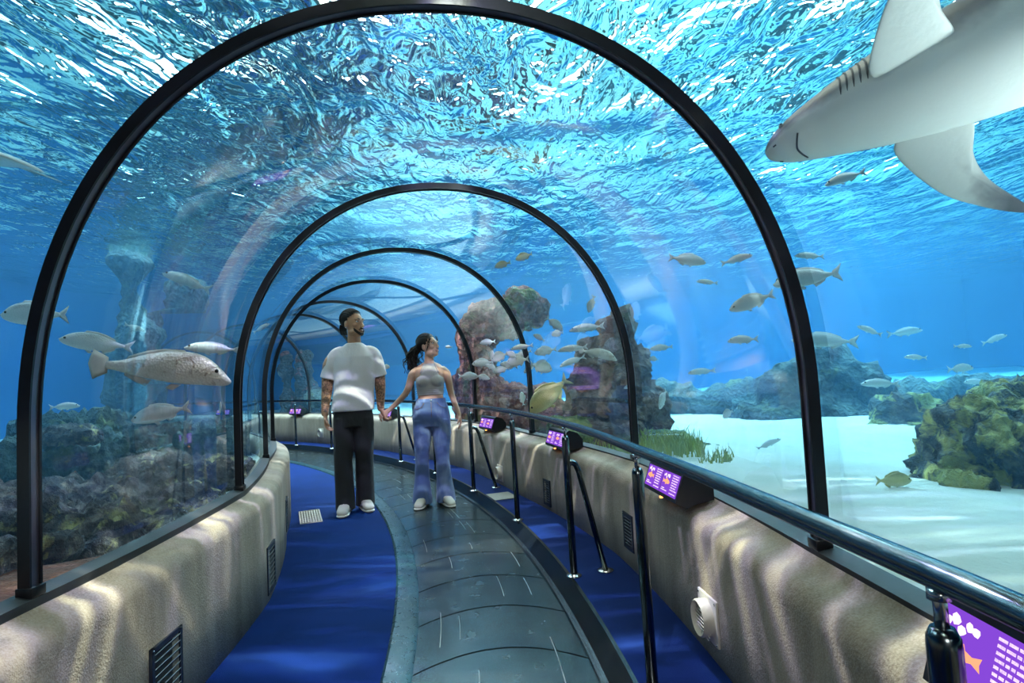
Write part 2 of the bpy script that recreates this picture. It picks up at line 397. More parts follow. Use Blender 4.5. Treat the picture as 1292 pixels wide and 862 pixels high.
def world_and_lights():
    w = bpy.data.worlds.new('world'); bpy.context.scene.world = w; w.use_nodes = True
    bg = w.node_tree.nodes['Background']; bg.inputs[0].default_value = (.03, .11, .12, 1); bg.inputs[1].default_value = WORLD
    cool = (.80, .96, 1)
    lamp_panel(850, 60, 1110, 240, 6.0, 52, cool, 'wide cool lamp glowing through the ripples beside the shark', 0, 1.35)
    lamp_panel(40, 40, 230, 170, 6.0, 32, (.8, .93, 1), 'lamp glowing through the ripples at the upper left', 1)
    lamp_panel(620, 60, 760, 280, 5.5, 25, (1, .96, .93), 'white lamp glowing above the tunnel crown', 2)
    lamp_panel(470, 235, 640, 262, 5.8, 60, (.9, .97, 1), 'distant lamp glowing beyond the walkers', 3)
    lamp_panel(180, 200, 310, 270, 5.2, 25, (.8, .95, 1), 'small lamp patch left of the second rib', 4)
    # unseen lights added to brighten the tunnel and the tank
    d = (0, 0, 0)
    gobo((-.5, 3.0, 3.3), (0, 0, 0), 1800, 120, (1, .95, .9), 'caustic_gobo', (9, 2.2), .1, 1)  # added spots, caustic streaks patterned into the beam
    gobo((-1.6, 7.0, 3.3), (0, 0, 0), 1800, 120, (1, .95, .9), 'caustic_gobo', (9, 2.2), .3, 2)
    gobo((-.3, .2, 3.3), (0, 0, 0), 1100, 120, (1, .92, .85), 'caustic_gobo', (6, 1.6), .0, 3)
    area((-.1, -2.3, 1.9), (1.35, 0, .05), 1.0, 42, (1, .93, .86), 'tunnel_fill')  # fill added behind the camera for shark, fish and shirt front
    area((2.6, 1.0, .62), (PI, -.25, 0), .6, 42, (1, 1, .95), 'shark_fill').data.spread = 1.5  # fill added out of view to lighten the shark's belly
    for x, y, z, sz, e, c in FILLS: area((x, y, z), d, sz, e, c, 'overhead_fill')
def area(loc, rot, size, en, c, name, sy=None):
    l = bpy.data.lights.new(name, 'AREA'); l.energy = en; l.color = c; l.size = size
    if sy: l.shape = 'RECTANGLE'; l.size_y = sy
    o = bpy.data.objects.new(name, l); COL.objects.link(o); o.location = loc; o.rotation_euler = rot; return o
def gobo(loc, rot, en, blend_deg, c, name, sc=(7, 2.2), rz=0, seed=0):
    """added spot; a noise pattern in its beam imitates caustic streaks"""
    l = bpy.data.lights.new(name, 'SPOT'); l.energy = en; l.color = c; l.spot_size = math.radians(blend_deg); l.spot_blend = .4; l.shadow_soft_size = .015
    l.use_nodes = True; nt = l.node_tree; em = nt.nodes['Emission']
    g = nt.nodes.new('ShaderNodeNewGeometry'); vt = nt.nodes.new('ShaderNodeVectorTransform'); vt.vector_type = 'VECTOR'; vt.convert_from = 'WORLD'; vt.convert_to = 'WORLD'
    sp = nt.nodes.new('ShaderNodeSeparateXYZ'); nt.links.new(g.outputs['Incoming'], sp.inputs[0])
    def mth(op, a, b):
        m = nt.nodes.new('ShaderNodeMath'); m.operation = op
        for i, v in enumerate((a, b)):
            if isinstance(v, (int, float)): m.inputs[i].default_value = v
            else: nt.links.new(v, m.inputs[i])
        return m.outputs[0]
    x = mth('DIVIDE', sp.outputs[0], sp.outputs[2]); y = mth('DIVIDE', sp.outputs[1], sp.outputs[2])
    cb = nt.nodes.new('ShaderNodeCombineXYZ'); nt.links.new(x, cb.inputs[0]); nt.links.new(y, cb.inputs[1]); cb.inputs[2].default_value = seed
    mp = nt.nodes.new('ShaderNodeMapping'); mp.inputs['Scale'].default_value = (sc[1], sc[0], 1); mp.inputs['Rotation'].default_value = (0, 0, rz); nt.links.new(cb.outputs[0], mp.inputs[0])
    n = nt.nodes.new('ShaderNodeTexNoise'); n.inputs['Scale'].default_value = 1.0; n.inputs['Detail'].default_value = 4; n.inputs['Distortion'].default_value = 1.4; nt.links.new(mp.outputs[0], n.inputs[0])
    r = nt.nodes.new('ShaderNodeValToRGB'); nt.links.new(n.outputs[0], r.inputs[0]); r.color_ramp.elements[0].position = .50; r.color_ramp.elements[0].color = (0, 0, 0, 1)
    r.color_ramp.elements[1].position = .72; r.color_ramp.elements[1].color = (1, 1, 1, 1); e = r.color_ramp.elements.new(.58); e.color = (.16, .14, .26, 1); e = r.color_ramp.elements.new(.64); e.color = (.5, .5, .42, 1)
    nt.links.new(r.outputs[0], em.inputs[0]); em.inputs[1].default_value = 1
    o = bpy.data.objects.new(name, l); COL.objects.link(o); o.location = loc; o.rotation_euler = rot; return o
WORLD = .9
FILLS = [(.4, 2.8, 4.6, 1.6, 130, (1, .80, .60)), (-1.3, 6.6, 4.6, 1.6, 150, (1, .85, .70)), (-.2, -1.2, 4.6, 1.4, 60, (1, .84, .66)), (-4.5, 11.5, 4.8, 2, 80, (1, .92, .8)),
         (4.6, 3.6, 5.2, 3, 400, (.9, 1, 1)), (3.2, 8.5, 5.2, 3, 300, (.9, 1, 1)), (9.5, 9, 5.4, 4, 150, (.6, .85, 1)), (-4.5, 3.0, 5.2, 3, 260, (.9, .98, 1)), (-6, 8, 5.2, 3, 260, (.85, .95, 1)), (-1.6, 11.5, 5.0, 3, 1700, (1, .95, 1))]  # unseen overhead fills added for brightness and the far haze glow
def camera():
    c = bpy.data.cameras.new('camera'); o = bpy.data.objects.new('camera', c); COL.objects.link(o)
    cr, sr, ct, st = math.cos(ROLL), math.sin(ROLL), math.cos(TILT), math.sin(TILT)
    rt = Vector((cr, -st*sr, ct*sr)); up = Vector((-sr, -st*cr, ct*cr)); bk = -Vector((0, ct, st))
    m = Matrix((rt, up, bk)).transposed().to_4x4(); m.translation = (0, 0, CH); o.matrix_world = m
    c.sensor_width = 36; c.lens = 36*FPX/1292; c.shift_y = SHF/1292; c.clip_start = .02
    bpy.context.scene.camera = o
# ---------------------------------------------------------------- fittings of the tunnel
RAILPTS = [(-1.2, .86), (.3, .83), (.68, .807), (.78, .796), (1.09, .761), (1.91, .702), (3.28, .673), (4.32, .650), (5.53, .625), (7, .62), (17, .62)]
def rail_o(s):
    for (a, x), (b, y) in zip(RAILPTS, RAILPTS[1:]):
        if s <= b:
            t = (s-a)/(b-a); return x + (y-x)*t
    return .62
def handrail():
    t = empty('handrail', F(2, rail_o(2), .082), 0); O = t.location.copy(); L = lambda p: Vector(p)-O
    tag(t, 'dark steel handrail with posts running along the right side of the walkway', 'handrail')
    bm = bmesh.new(); tube(bm, [L(F(s*.15, rail_o(s*.15), .905)) for s in range(-8, 108)], .0195, 14); obj('top_rail', bm, M['steel'], t)
    posts = [.785, 2.0, 3.09, 4.32, 5.53, 6.75, 7.95, 9.15, 10.35, 11.55, 12.75, 13.95]
    for i, s in enumerate(posts):
        o = rail_o(s) if i > 1 else (.80, .72)[i]
        if i > 1: o = rail_o(s) + .0
        a = L(F(s, min(o, rail_o(s))+.01, .082)); b = L(F(s, rail_o(s), .905))
        top = a + (b-a)*.87; top.z = .84-O.z
        bm = bmesh.new(); big = .020
        tube(bm, [a, a+(top-a)*.97, a+(top-a)*.985, top], [big, big, big*.96, big*.7], 14); p = obj('post', bm, M['steel'], t)
        bm = bmesh.new(); tube(bm, [top-Vector((0, 0, .01)), b], .0085, 10); tube(bm, [b-Vector((0, 0, .03)), b-Vector((0, 0, .016))], .014, 10); obj('stub', bm, M['chrome'], p)
        bm = bmesh.new(); lathe(bm, [(.001, 0), (.042, 0), (.042, .006), (.024, .009), (.022, .013), (.001, .013)], 20, Matrix.Translation(a)); obj('flange', bm, M['chrome'], p)
        if i >= 2 and i % 2 == 0:
            c = L(F(s+.03, .875, .082)); q0 = a + Vector((0, 0, .60)); dirn = (c-a); dirn.z = 0
            pts = [q0, q0+dirn*.10+Vector((0, 0, .012)), q0+dirn*.22+Vector((0, 0, .0)), q0+dirn*.32+Vector((0, 0, -.045)), c+Vector((0, 0, .003))]
            fine = []
            for k in range(3): fine += [pts[k].lerp(pts[k+1], q/4) for q in range(4)]
            fine += [pts[3], pts[4]]
            bm = bmesh.new(); tube(bm, fine, .0155, 12); br = obj('brace', bm, M['steel'], t)
            bm = bmesh.new(); lathe(bm, [(.001, 0), (.045, 0), (.045, .005), (.02, .008), (.001, .008)], 20, Matrix.Translation(c)); obj('flange', bm, M['chrome'], br)
def local(s, o, z, flip=1):                # matrix: x along the path (towards +s), y across (flip away from tunnel), z up
    a = hdg(s); m = Matrix.Rotation(a, 4, 'Z'); 
    X = Vector((-math.sin(a), math.cos(a), 0)); Y = Vector((math.cos(a), math.sin(a), 0))*flip
    m = Matrix((X, Y, Vector((0, 0, 1)))).transposed().to_4x4(); m.translation = F(s, o, z); return m
def place(e, m): e.matrix_world = m
def lightbox(s, L, label, seed, detail=True, o=1.01):
    """s = centre; screen faces the tunnel and leans back."""
    e = empty('information_lightbox'); a = hdg(s)
    # local x: toward the viewer's right (towards -s), y: out of the tunnel, z up
    X = Vector((math.sin(a), -math.cos(a), 0)); Y = Vector((math.cos(a), math.sin(a), 0))
    m = Matrix((X, Y, Vector((0, 0, 1)))).transposed().to_4x4(); m.translation = F(s, o-(.02 if s < 1 else 0), .585+(.012 if s < 1 else 0)); e.matrix_world = m
    tag(e, label, 'sign', 'backlit information signs on the right wall')
    h = L/2; lean = .045; H = .128 if s > 1 else .155; z0 = .03
    bm = bmesh.new()
    prof = [(-.005, z0-.02), (-.055, z0+.005), (-.055+lean, z0+H), (-.035+lean, z0+H+.012), (.075, z0+H-.01), (.115, z0+H-.06), (.115, z0+.01), (.03, z0-.005)]
    loft(bm, [[Vector((x, y, z)) for y, z in prof] for x in (-h, -h+.004, h-.004, h)]); obj('case', bm, M['black'], e, angle=30)
    # screen plane
    n = Vector((0, -H, lean)).normalized(); n = Vector((0, -(H-.005), lean)).normalized()
    u = Vector((1, 0, 0)); v = Vector((0, lean, H-.005)).normalized(); c = Vector((0, -.055+lean/2, z0+.0025+H/2)) + n*.0012
    VH = (H-.03)/2
    def quad(bm, x0, y0, x1, y1, k=0.0004, sk=0):
        vs = [bm.verts.new(c+u*(x+sk*y)+v*y+n*k) for x, y in ((x0, y0), (x1, y0), (x1, y1), (x0, y1))]; bm.faces.new(vs)
    def poly(bm, pts, k=.0005): bm.faces.new([bm.verts.new(c+u*x+v*y+n*k) for x, y in pts])
    rnd = random.Random(seed); np_ = 2; pw = (L-.02)/np_
    for q in range(np_):
        x0 = -h+.01+q*pw+.002; x1 = x0+pw-.004; w = x1-x0
        bm = bmesh.new(); quad(bm, x0, -VH, x1, VH); sc_ = obj('screen', bm, M['screen'], e, False)
        bm = bmesh.new()                      # rows of text down the right half
        y = VH*.84; rows = 0
        while y > -VH*.82:
            xx = x0+w*.58; end = x0+w*rnd.uniform(.86, .95)
            if detail:
                while xx < end:
                    l = min(end-xx, w*rnd.uniform(.035, .09)); quad(bm, xx, y-.0035, xx+l, y+.0015); xx += l+w*.012
            else: quad(bm, xx, y-.004, end, y+.001)
            y -= .0105; rows += 1
            if rows == 7: y -= .004
        obj('lettering', bm, M['screentext'], sc_, False); bm = bmesh.new()
        quad(bm, x0+w*.06, -VH*.74, x0+w*.42, -VH*.66); quad(bm, x0+w*.08, -VH*.58, x0+w*.26, -VH*.5)
        obj('caption', bm, M['screentext'], sc_, False); bm = bmesh.new()
        for k in range(5):                    # small world map of blobs, upper left
            bx_, by = x0+w*(.10+.07*k), VH*(.62+.12*math.sin(k*2.3)); r = w*.05*rnd.uniform(.6, 1.1)
            poly(bm, [(bx_+r*math.cos(j*PI/3.5)*rnd.uniform(.7, 1.2), by+r*.9*math.sin(j*PI/3.5)*rnd.uniform(.7, 1.2)) for j in range(7)])
        obj('world_map', bm, M['screentext'], sc_, False)
        bm = bmesh.new(); fx, fy, fl = x0+w*.27, rnd.uniform(-.1, .1)*VH, w*.42
        out = [(-.5, .02), (-.38, .12), (-.15, .22), (.05, .30), (.1, .16), (.28, .10), (.5, .2), (.46, .02), (.5, -.16), (.28, -.06), (.12, -.12), (.06, -.26), (-.05, -.16), (-.3, -.14), (-.44, -.08)]
        poly(bm, [(fx+fl*a_*(1 if q == 0 or seed % 2 else -1), fy+fl*.72*b_) for a_, b_ in out]); obj('fish_picture', bm, M['screenfish'], sc_, False)
    bm = bmesh.new(); lathe(bm, [(.001, -.006), (.008, -.006), (.008, .002), (.001, .002)], 12, Matrix.Translation((-h*.15, -.03, z0-.012))); obj('pilot_light', bm, M['pilot'], e)
    return e
def louvre(s, side, z, w, hgt_, label, n=9):
    e = empty('wall_vent'); a = hdg(s); o = (1.01 if side < 0 else .99); S = -side
    # local: x along path, y towards tunnel centre, z up
    Xv = Vector((-math.sin(a), math.cos(a), 0)); Yv = Vector((math.cos(a), math.sin(a), 0))*S
    if Xv.cross(Yv).z < 0: Xv = -Xv
    m = Matrix((Xv, Yv, Vector((0, 0, 1)))).transposed().to_4x4()
    uo = tring((s-1.72)/1.693+1, [(side*o, z)])[0]; m.translation = uo
    e.matrix_world = m; tag(e, label, 'vent', 'black louvred vents in the low walls')
    bm = bmesh.new(); t = .018
    for c, d in (((-w/2+t/2, .002, 0), (t, .012, hgt_)), ((w/2-t/2, .002, 0), (t, .012, hgt_)), ((0, .002, hgt_/2-t/2), (w, .012, t)), ((0, .002, -hgt_/2+t/2), (w, .012, t))): box(bm, c, d)
    obj('frame', bm, M['ventblack'], e, False)
    bm = bmesh.new(); box(bm, (0, -.003, 0), (w-.01, .008, hgt_-.01)); obj('backing', bm, M['hole'], e, False)
    bm = bmesh.new()
    for k in range(n):
        zz = -hgt_/2+t+(hgt_-2*t)*(k+.5)/n
        box(bm, (0, .004, 0), (w-2*t, .003, (hgt_-2*t)/n*.75), Matrix.Translation((0, 0, zz)) @ Matrix.Rotation(-.6, 4, 'X'))
    obj('louvre', bm, M['ventblack'], e, False)
    for sx in (-1, 1):
        for sz in (-1, 1):
            bm = bmesh.new(); lathe(bm, [(.0005, 0), (.004, 0), (.003, .002), (.0005, .0025)], 8, Matrix.Translation((sx*(w/2-.009), .008, sz*(hgt_/2-.009))) @ Matrix.Rotation(-PI/2, 4, 'X')); obj('screw', bm, M['chrome'], e)
def round_vent(s, z, w, label):
    e = empty('round_wall_vent'); a = hdg(s)
    Xv = Vector((math.sin(a), -math.cos(a), 0)); Yv = -Vector((math.cos(a), math.sin(a), 0))
    if Xv.cross(Yv).z < 0: Xv = -Xv
    m = Matrix((Xv, Yv, Vector((0, 0, 1)))).transposed().to_4x4(); m.translation = tring((s-1.72)/1.693+1, [(.99, z)])[0]; e.matrix_world = m
    tag(e, label, 'vent', 'round white vents on the right wall')
    bm = bmesh.new(); box(bm, (0, .006, 0), (w, .012, w), bev=.005); obj('plate', bm, M['whiteplastic'], e, angle=40)
    R = Matrix.Rotation(-PI/2, 4, 'X')
    bm = bmesh.new(); r = w*.40
    rings = []
    prof = [(r, .0), (r, .035), (r*.92, .042), (r*.9, .03), (r*.9, .0)]
    lathe(bm, prof, 28, Matrix.Translation((0, .01, 0)) @ R); obj('collar', bm, M['whiteplastic'], e, angle=40)
    bm = bmesh.new(); box(bm, (0, .014, 0), (r*1.2, .004, r*1.2)); obj('backing', bm, M['hole'], e, False)
    bm = bmesh.new()
    for k in range(8):
        zz = -r*.8+r*1.6*(k+.5)/8; ww = 2*math.sqrt(max(0, (r*.9)**2-zz**2))
        box(bm, (0, .034, 0), (ww, .003, .014*w/.18), Matrix.Translation((0, 0, zz)) @ Matrix.Rotation(-.5, 4, 'X'))
    obj('louvre', bm, M['whiteplastic'], e, False)
    for sx in (-1, 1):
        for sz in (-1, 1):
            bm = bmesh.new(); lathe(bm, [(.0005, 0), (.005, 0), (.004, .002), (.0005, .0025)], 8, Matrix.Translation((sx*(w/2-.012), .012, sz*(w/2-.012))) @ R); obj('screw', bm, M['chrome'], e)
def fittings():
    t = NT('screen_purple'); M['screen'] = t.done(t.n('Emission', Color=(.22, .06, .62, 1), Strength=1.15))
    t = NT('screen_text'); M['screentext'] = t.done(t.n('Emission', Color=(1, .78, .92, 1), Strength=1.4))
    t = NT('screen_fish'); M['screenfish'] = t.done(t.n('Emission', Color=(1, .42, .22, 1), Strength=1.2))
    t = NT('pilot'); M['pilot'] = t.done(t.n('Emission', Color=(1, .35, .08, 1), Strength=4))
    M['ventblack'] = plain('vent_black', (.012, .018, .03), .45, .2, .1)
    handrail()
    lightbox(.835, .44, 'large purple backlit sign nearest the camera, beside the nearest rail post', 1)
    lightbox(2.52, .40, 'purple backlit sign just past the nearest rib leg, black case seen side-on', 2)
    lightbox(4.27, .40, 'purple backlit sign behind the rail post that has the long front brace', 3)
    lightbox(6.02, .40, 'purple backlit sign on the wall right of the woman', 4, False)
    lightbox(9.15, .40, 'small purple sign seen behind the joined hands', 5, False)
    lightbox(12.1, .40, 'small purple sign seen left of the man, beyond his elbow', 6, False)
    lightbox(14.35, .44, 'tiny purple sign seen through the left panes', 7, False)
    louvre(2.17, -1, .178, .21, .26, 'black louvred vent low on the left wall, nearest the camera')
    louvre(3.50, -1, .165, .20, .26, 'black louvred vent on the left wall, second from the camera')
    louvre(4.9, -1, .20, .18, .24, 'black vent on the left wall seen almost edge-on')
    louvre(3.16, 1, .28, .15, .20, 'black louvred vent on the right wall below the nearest braced rail post')
    louvre(4.53, 1, .22, .16, .21, 'black louvred vent on the right wall, farther of two')
    round_vent(2.19, .235, .17, 'large round white vent on the right wall, near the camera')
    round_vent(5.66, .20, .16, 'small round white vent on the right wall behind the rail brace')
    round_vent(11.3, .28, .17, 'distant round white vent on the wall left of the man')
    # floor grate
    e = empty('floor_grate', F(5.69, -.865, .001), hdg(5.69)); tag(e, 'small steel grate set in the blue carpet by the man\'s feet', 'grate')
    bm = bmesh.new(); w, l = .175, .50
    for c, d in (((-w/2, 0, .003), (.008, l, .008)), ((w/2, 0, .003), (.008, l, .008)), ((0, l/2, .003), (w+.008, .008, .008)), ((0, -l/2, .003), (w+.008, .008, .008))): box(bm, c, d)
    obj('frame', bm, M['whiteplastic'], e, False)
    bm = bmesh.new()
    for k in range(1, 8): box(bm, (-w/2+w*k/8, 0, .003), (.006, l, .006))
    for k in range(1, 9): box(bm, (0, -l/2+l*k/9, .0035), (w, .010, .006))
    obj('bars', bm, M['whiteplastic'], e, False)
    bm = bmesh.new(); box(bm, (0, 0, -.0002), (w, l, .0016)); obj('backing', bm, M['hole'], e, False)
    bm = bmesh.new(); loft(bm, [[F(s, .68, .0835), F(s, .90, .0835), F(s, .90, .087), F(s, .68, .087)] for s in (5.02, 5.15, 5.3)])
    tag(obj('floor_plate', bm, M['floorplate'], smooth=False), 'square metal access plate in the raised blue carpet behind the rail', 'plate', kind='thing')
M_EXTRA = 1
# ---------------------------------------------------------------- people
def ell(bm, c, r, rot=None, seg=20):
    m = Matrix.Translation(c) @ (rot.to_4x4() if rot is not None else Matrix.Identity(4)) @ Matrix.Diagonal((*r, 1))
    bmesh.ops.create_uvsphere(bm, u_segments=seg, v_segments=seg*2//3, radius=1, matrix=m)
def ering(c, rx, ry, n=28, yaw=0, p=2.3, tilt=None):
    out = []
    for j in range(n):
        q = 2*PI*j/n; a, b = math.cos(q), math.sin(q)
        v = Vector((rx*math.copysign(abs(a)**(2/p), a), ry*math.copysign(abs(b)**(2/p), b), 0))
        v.rotate(Matrix.Rotation(yaw, 3, 'Z'))
        if tilt is not None: v.rotate(tilt)
        out.append(Vector(c)+v)
    return out
def voxel(name, bm, size, mat, parent, smooth_it=4):
    """fuse the overlapping volumes of bm into one continuous surface"""
    me = bpy.data.meshes.new('tmp'); bm.to_mesh(me); bm.free()
    o = bpy.data.objects.new('tmp', me); COL.objects.link(o)
    m = o.modifiers.new('r', 'REMESH'); m.mode = 'VOXEL'; m.voxel_size = size; m.use_smooth_shade = True
    if smooth_it:
        k = o.modifiers.new('k', 'SMOOTH'); k.factor = .5; k.iterations = smooth_it
    dg = bpy.context.evaluated_depsgraph_get(); me2 = bpy.data.meshes.new_from_object(o.evaluated_get(dg))
    bpy.data.objects.remove(o); bpy.data.meshes.remove(me)
    me2.name = name; me2.materials.clear(); return link(name, me2, mat, parent)
def chain(pts, rad, sub=4):               # Catmull-Rom through the joints
    P = [Vector(p) for p in pts]; out = []; R = []
    for i in range(len(P)-1):
        p0, p1, p2, p3 = P[max(i-1, 0)], P[i], P[i+1], P[min(i+2, len(P)-1)]
        for k in range(sub):
            t = k/sub
            out.append(.5*((2*p1)+(p2-p0)*t+(2*p0-5*p1+4*p2-p3)*t*t+(3*p1-p0-3*p2+p3)*t**3)); R.append(rad[i]*(1-t)+rad[i+1]*t)
    out.append(P[-1]); R.append(rad[-1]); return out, R
def limb(bm, pts, rad, n=16, flat=1.0, sub=4):
    p, r = chain(pts, rad, sub); tube(bm, p, r, n, True, flat)
def hand(bm, wrist, dirn, palm_n, s=1.0, curl=.5, thumb_side=1):
    """wrist point, direction to the knuckles, palm normal (towards which the fingers curl)."""
    d = Vector(dirn).normalized(); pn = (Vector(palm_n) - d*Vector(palm_n).dot(d)).normalized(); w = d.cross(pn)*thumb_side
    W = Vector(wrist)
    rings = []
    for t, hw, ht in ((-.01, .026, .02), (.02, .032, .016), (.05, .040, .0155), (.085, .041, .014), (.097, .036, .011)):
        c = W + d*t*s
        rings.append([c + w*hw*s*math.cos(q) + pn*ht*s*math.sin(q) for q in [2*PI*j/14 for j in range(14)]])
    loft(bm, rings)
    for k, (off, L) in enumerate(((.029, .072), (.010, .080), (-.010, .074), (-.029, .058))):
        b = W + d*.085*s + w*off*s; a = 0; p = b; pts = [b - d*.01*s]; rad = [.0095*s]
        pts.append(b); rad.append(.0095*s)
        for f, da in ((.45, curl*.7), (.30, curl*1.0), (.25, curl*.7)):
            a += da*(1+.1*k); dd = d*math.cos(a) + pn*math.sin(a) + w*off*1.2*(1 if k else 1); p = p + dd*L*s*f; pts.append(p); rad.append((.0088 if f > .3 else .0078)*s)
        tube(bm, pts, rad, 8)
    b = W + d*.025*s + w*.028*s
    tube(bm, [b - w*.008*s, b + (w*.6+d*.6+pn*.3)*.03*s, b + (w*.75+d*1.5+pn*.7)*.034*s, b + (w*.6+d*2.3+pn*1.2)*.032*s], [.0125*s, .0115*s, .010*s, .008*s], 8)
def head(bm, T, f=1.0, female=False):
    """T: matrix of the head; faces -y."""
    def E(c, r, rot=None): 
        m = T @ Matrix.Translation(Vector(c)*f) @ (rot if rot is not None else Matrix.Identity(4)) @ Matrix.Diagonal((r[0]*f, r[1]*f, r[2]*f, 1))
        bmesh.ops.create_uvsphere(bm, u_segments=22, v_segments=16, radius=1, matrix=m)
    j = .9 if female else 1.0
    E((0, .018, .040), (.074, .094, .080)); E((0, -.012, .012), (.066, .080, .085)); E((0, -.018, -.035), (.057*j, .068, .070))
    E((0, -.030, -.075), (.042*j, .052, .036)); E((0, -.066, -.092), (.020*j, .018, .017))
    for s in (-1, 1):
        E((s*.038, -.058, -.018), (.021, .022, .02)); E((s*.045*j, -.02, -.070), (.018, .04, .022))
        E((s*.030, -.078, .030), (.026, .012, .008)); E((s*.0095, -.098, -.034), (.008, .009, .007))
        E((s*.075, .012, -.005), (.008, .019, .030), Matrix.Rotation(s*.25, 4, 'Z'))
    rings = [[T @ (Vector((x*w_, y_, z_))*f) for x, y_ in ((-1, y0+.012), (-.6, y0), (0, y0-.006), (.6, y0), (1, y0+.012), (0, y0+.03))] for w_, y0, z_ in ((.006, -.086, .024), (.007, -.094, .006), (.009, -.104, -.012), (.0115, -.112, -.028), (.0125, -.104, -.038), (.008, -.092, -.044))]
    loft(bm, rings)
    E((0, -.086, -.058), (.021, .009, .0055)); E((0, -.085, -.068), (.018, .010, .006))
def face_bits(par, T, f, brow, lip, open_=True, teeth=True):
    rt = [('eyeball', (.030, -.0775, .012), .0115)]
    for s in (-1, 1):
        bm = bmesh.new(); bmesh.ops.create_uvsphere(bm, u_segments=14, v_segments=10, radius=.0118*f, matrix=T @ Matrix.Translation(Vector((s*.030, -.0752, .012))*f) @ Matrix.Diagonal((1.15, 1, .62, 1))); e = obj('eye', bm, M['eye'], par)
        bm = bmesh.new(); bmesh.ops.create_uvsphere(bm, u_segments=12, v_segments=8, radius=.0055*f, matrix=T @ Matrix.Translation(Vector((s*.030-.002, -.0845, .012))*f)); obj('iris', bm, M['iris'], e)
        bm = bmesh.new(); tube(bm, [T @ (Vector((s*(.014+.034*q), -.0905+.022*q*q+.0*q, .030+.007*math.sin(q*2.4)))*f) for q in (0, .33, .66, 1)], [.0028*f*brow, .004*f*brow, .0035*f*brow, .0015*f], 8); obj('eyebrow', bm, M['hair'], par)
        bm = bmesh.new(); tube(bm, [T @ (Vector((s*(.016+.030*q), -.0865+.018*q*q, .018+.005*math.sin(q*3.1)))*f) for q in (0, .33, .66, 1)], .0014*f, 6); obj('eyelash', bm, M['hair'], par)
    bm = bmesh.new(); tube(bm, [T @ (Vector((x, -.094+abs(x)*.42, -.057+abs(x)*.16))*f) for x in (-.023, -.012, 0, .012, .023)], [.001, .0035*f, .0038*f, .0035*f, .001], 8); l = obj('lips', bm, lip, par)
    tube(bm := bmesh.new(), [T @ (Vector((x, -.0935+abs(x)*.42, -.069+abs(x)*.42))*f) for x in (-.022, -.012, 0, .012, .022)], [.001, .004*f, .0045*f, .004*f, .001], 8); obj('lips', bm, lip, par)
    if teeth:
        bm = bmesh.new(); tube(bm, [T @ (Vector((x, -.0935+abs(x)*.42, -.063+abs(x)*.28))*f) for x in (-.018, -.009, 0, .009, .018)], .0034*f, 6); obj('teeth', bm, M['teeth'], par)
def shoe(par, c, yaw, s=1.0, mats=('shoe', 'shoesole')):
    Tm = Matrix.Translation(c) @ Matrix.Rotation(yaw, 4, 'Z') @ Matrix.Scale(s, 4)
    def R(y, w, h, z0=0.0, n=20, p=2.5):
        return [Tm @ Vector((w*math.copysign(abs(math.cos(q))**(2/p), math.cos(q)), y, z0+h/2+h/2*math.copysign(abs(math.sin(q))**(2/p), math.sin(q)))) for q in [2*PI*j/n for j in range(n)]]
    bm = bmesh.new(); loft(bm, [R(.115, .02, .05, .02), R(.105, .034, .085, .015), (R(.07, .039, .10, .015)), R(.03, .040, .098, .015), R(-.01, .042, .088, .015), R(-.06, .047, .066, .015), R(-.11, .047, .052, .012), R(-.145, .038, .04, .012), R(-.16, .018, .022, .014)])
    o = subsurf(obj('shoe', bm, M[mats[0]], par), 1)
    bm = bmesh.new(); loft(bm, [R(.128, .02, .022), R(.118, .040, .028), R(.05, .043, .026), R(-.01, .043, .022), R(-.07, .051, .022), R(-.125, .049, .022), R(-.158, .034, .022), R(-.172, .014, .014, .005)])
    subsurf(obj('sole', bm, M[mats[1]], o), 1)
    bm = bmesh.new()
    for k in range(5):
        y = -.03-.018*k; z = .098-.0105*k
        tube(bm, [Tm @ Vector((x, y+.006*abs(x)*30, z - abs(x)*.55)) for x in (-.026, -.013, 0, .013, .026)], .003, 6)
    obj('laces', bm, M[mats[1]], o)
    for sd in (-1, 1):
        bm = bmesh.new(); tube(bm, [Tm @ Vector((sd*(.0415+.002*k), .05-.035*k, .075-.012*k)) for k in range(4)], .006, 6, flat=.5); obj('stripe', bm, M['shoestripe'], o)
def cloth_mat(name, c, scale=200, rough=.85, fold=None, sheen=.1, wear=None):
    t = NT(name); v = t.coord(); f = t.noise(scale, v, 2); w = t.coord((1, 1, .45)); n = t.noise(7, w, 4, .5, .6)
    col = t.mix(f, tuple(x*.88 for x in c), tuple(min(1, x*1.08) for x in c))
    if wear: col = t.mix(t.ramp(n, [(.48, 0.0), (.66, .7)]), col, wear)
    h = t.math('ADD', t.math('MULTIPLY', n, 1.0), t.math('MULTIPLY', f, .02))
    return t.pbr(col, rough, 0, t.bump(h, .55, .035), Sheen_Weight=sheen)
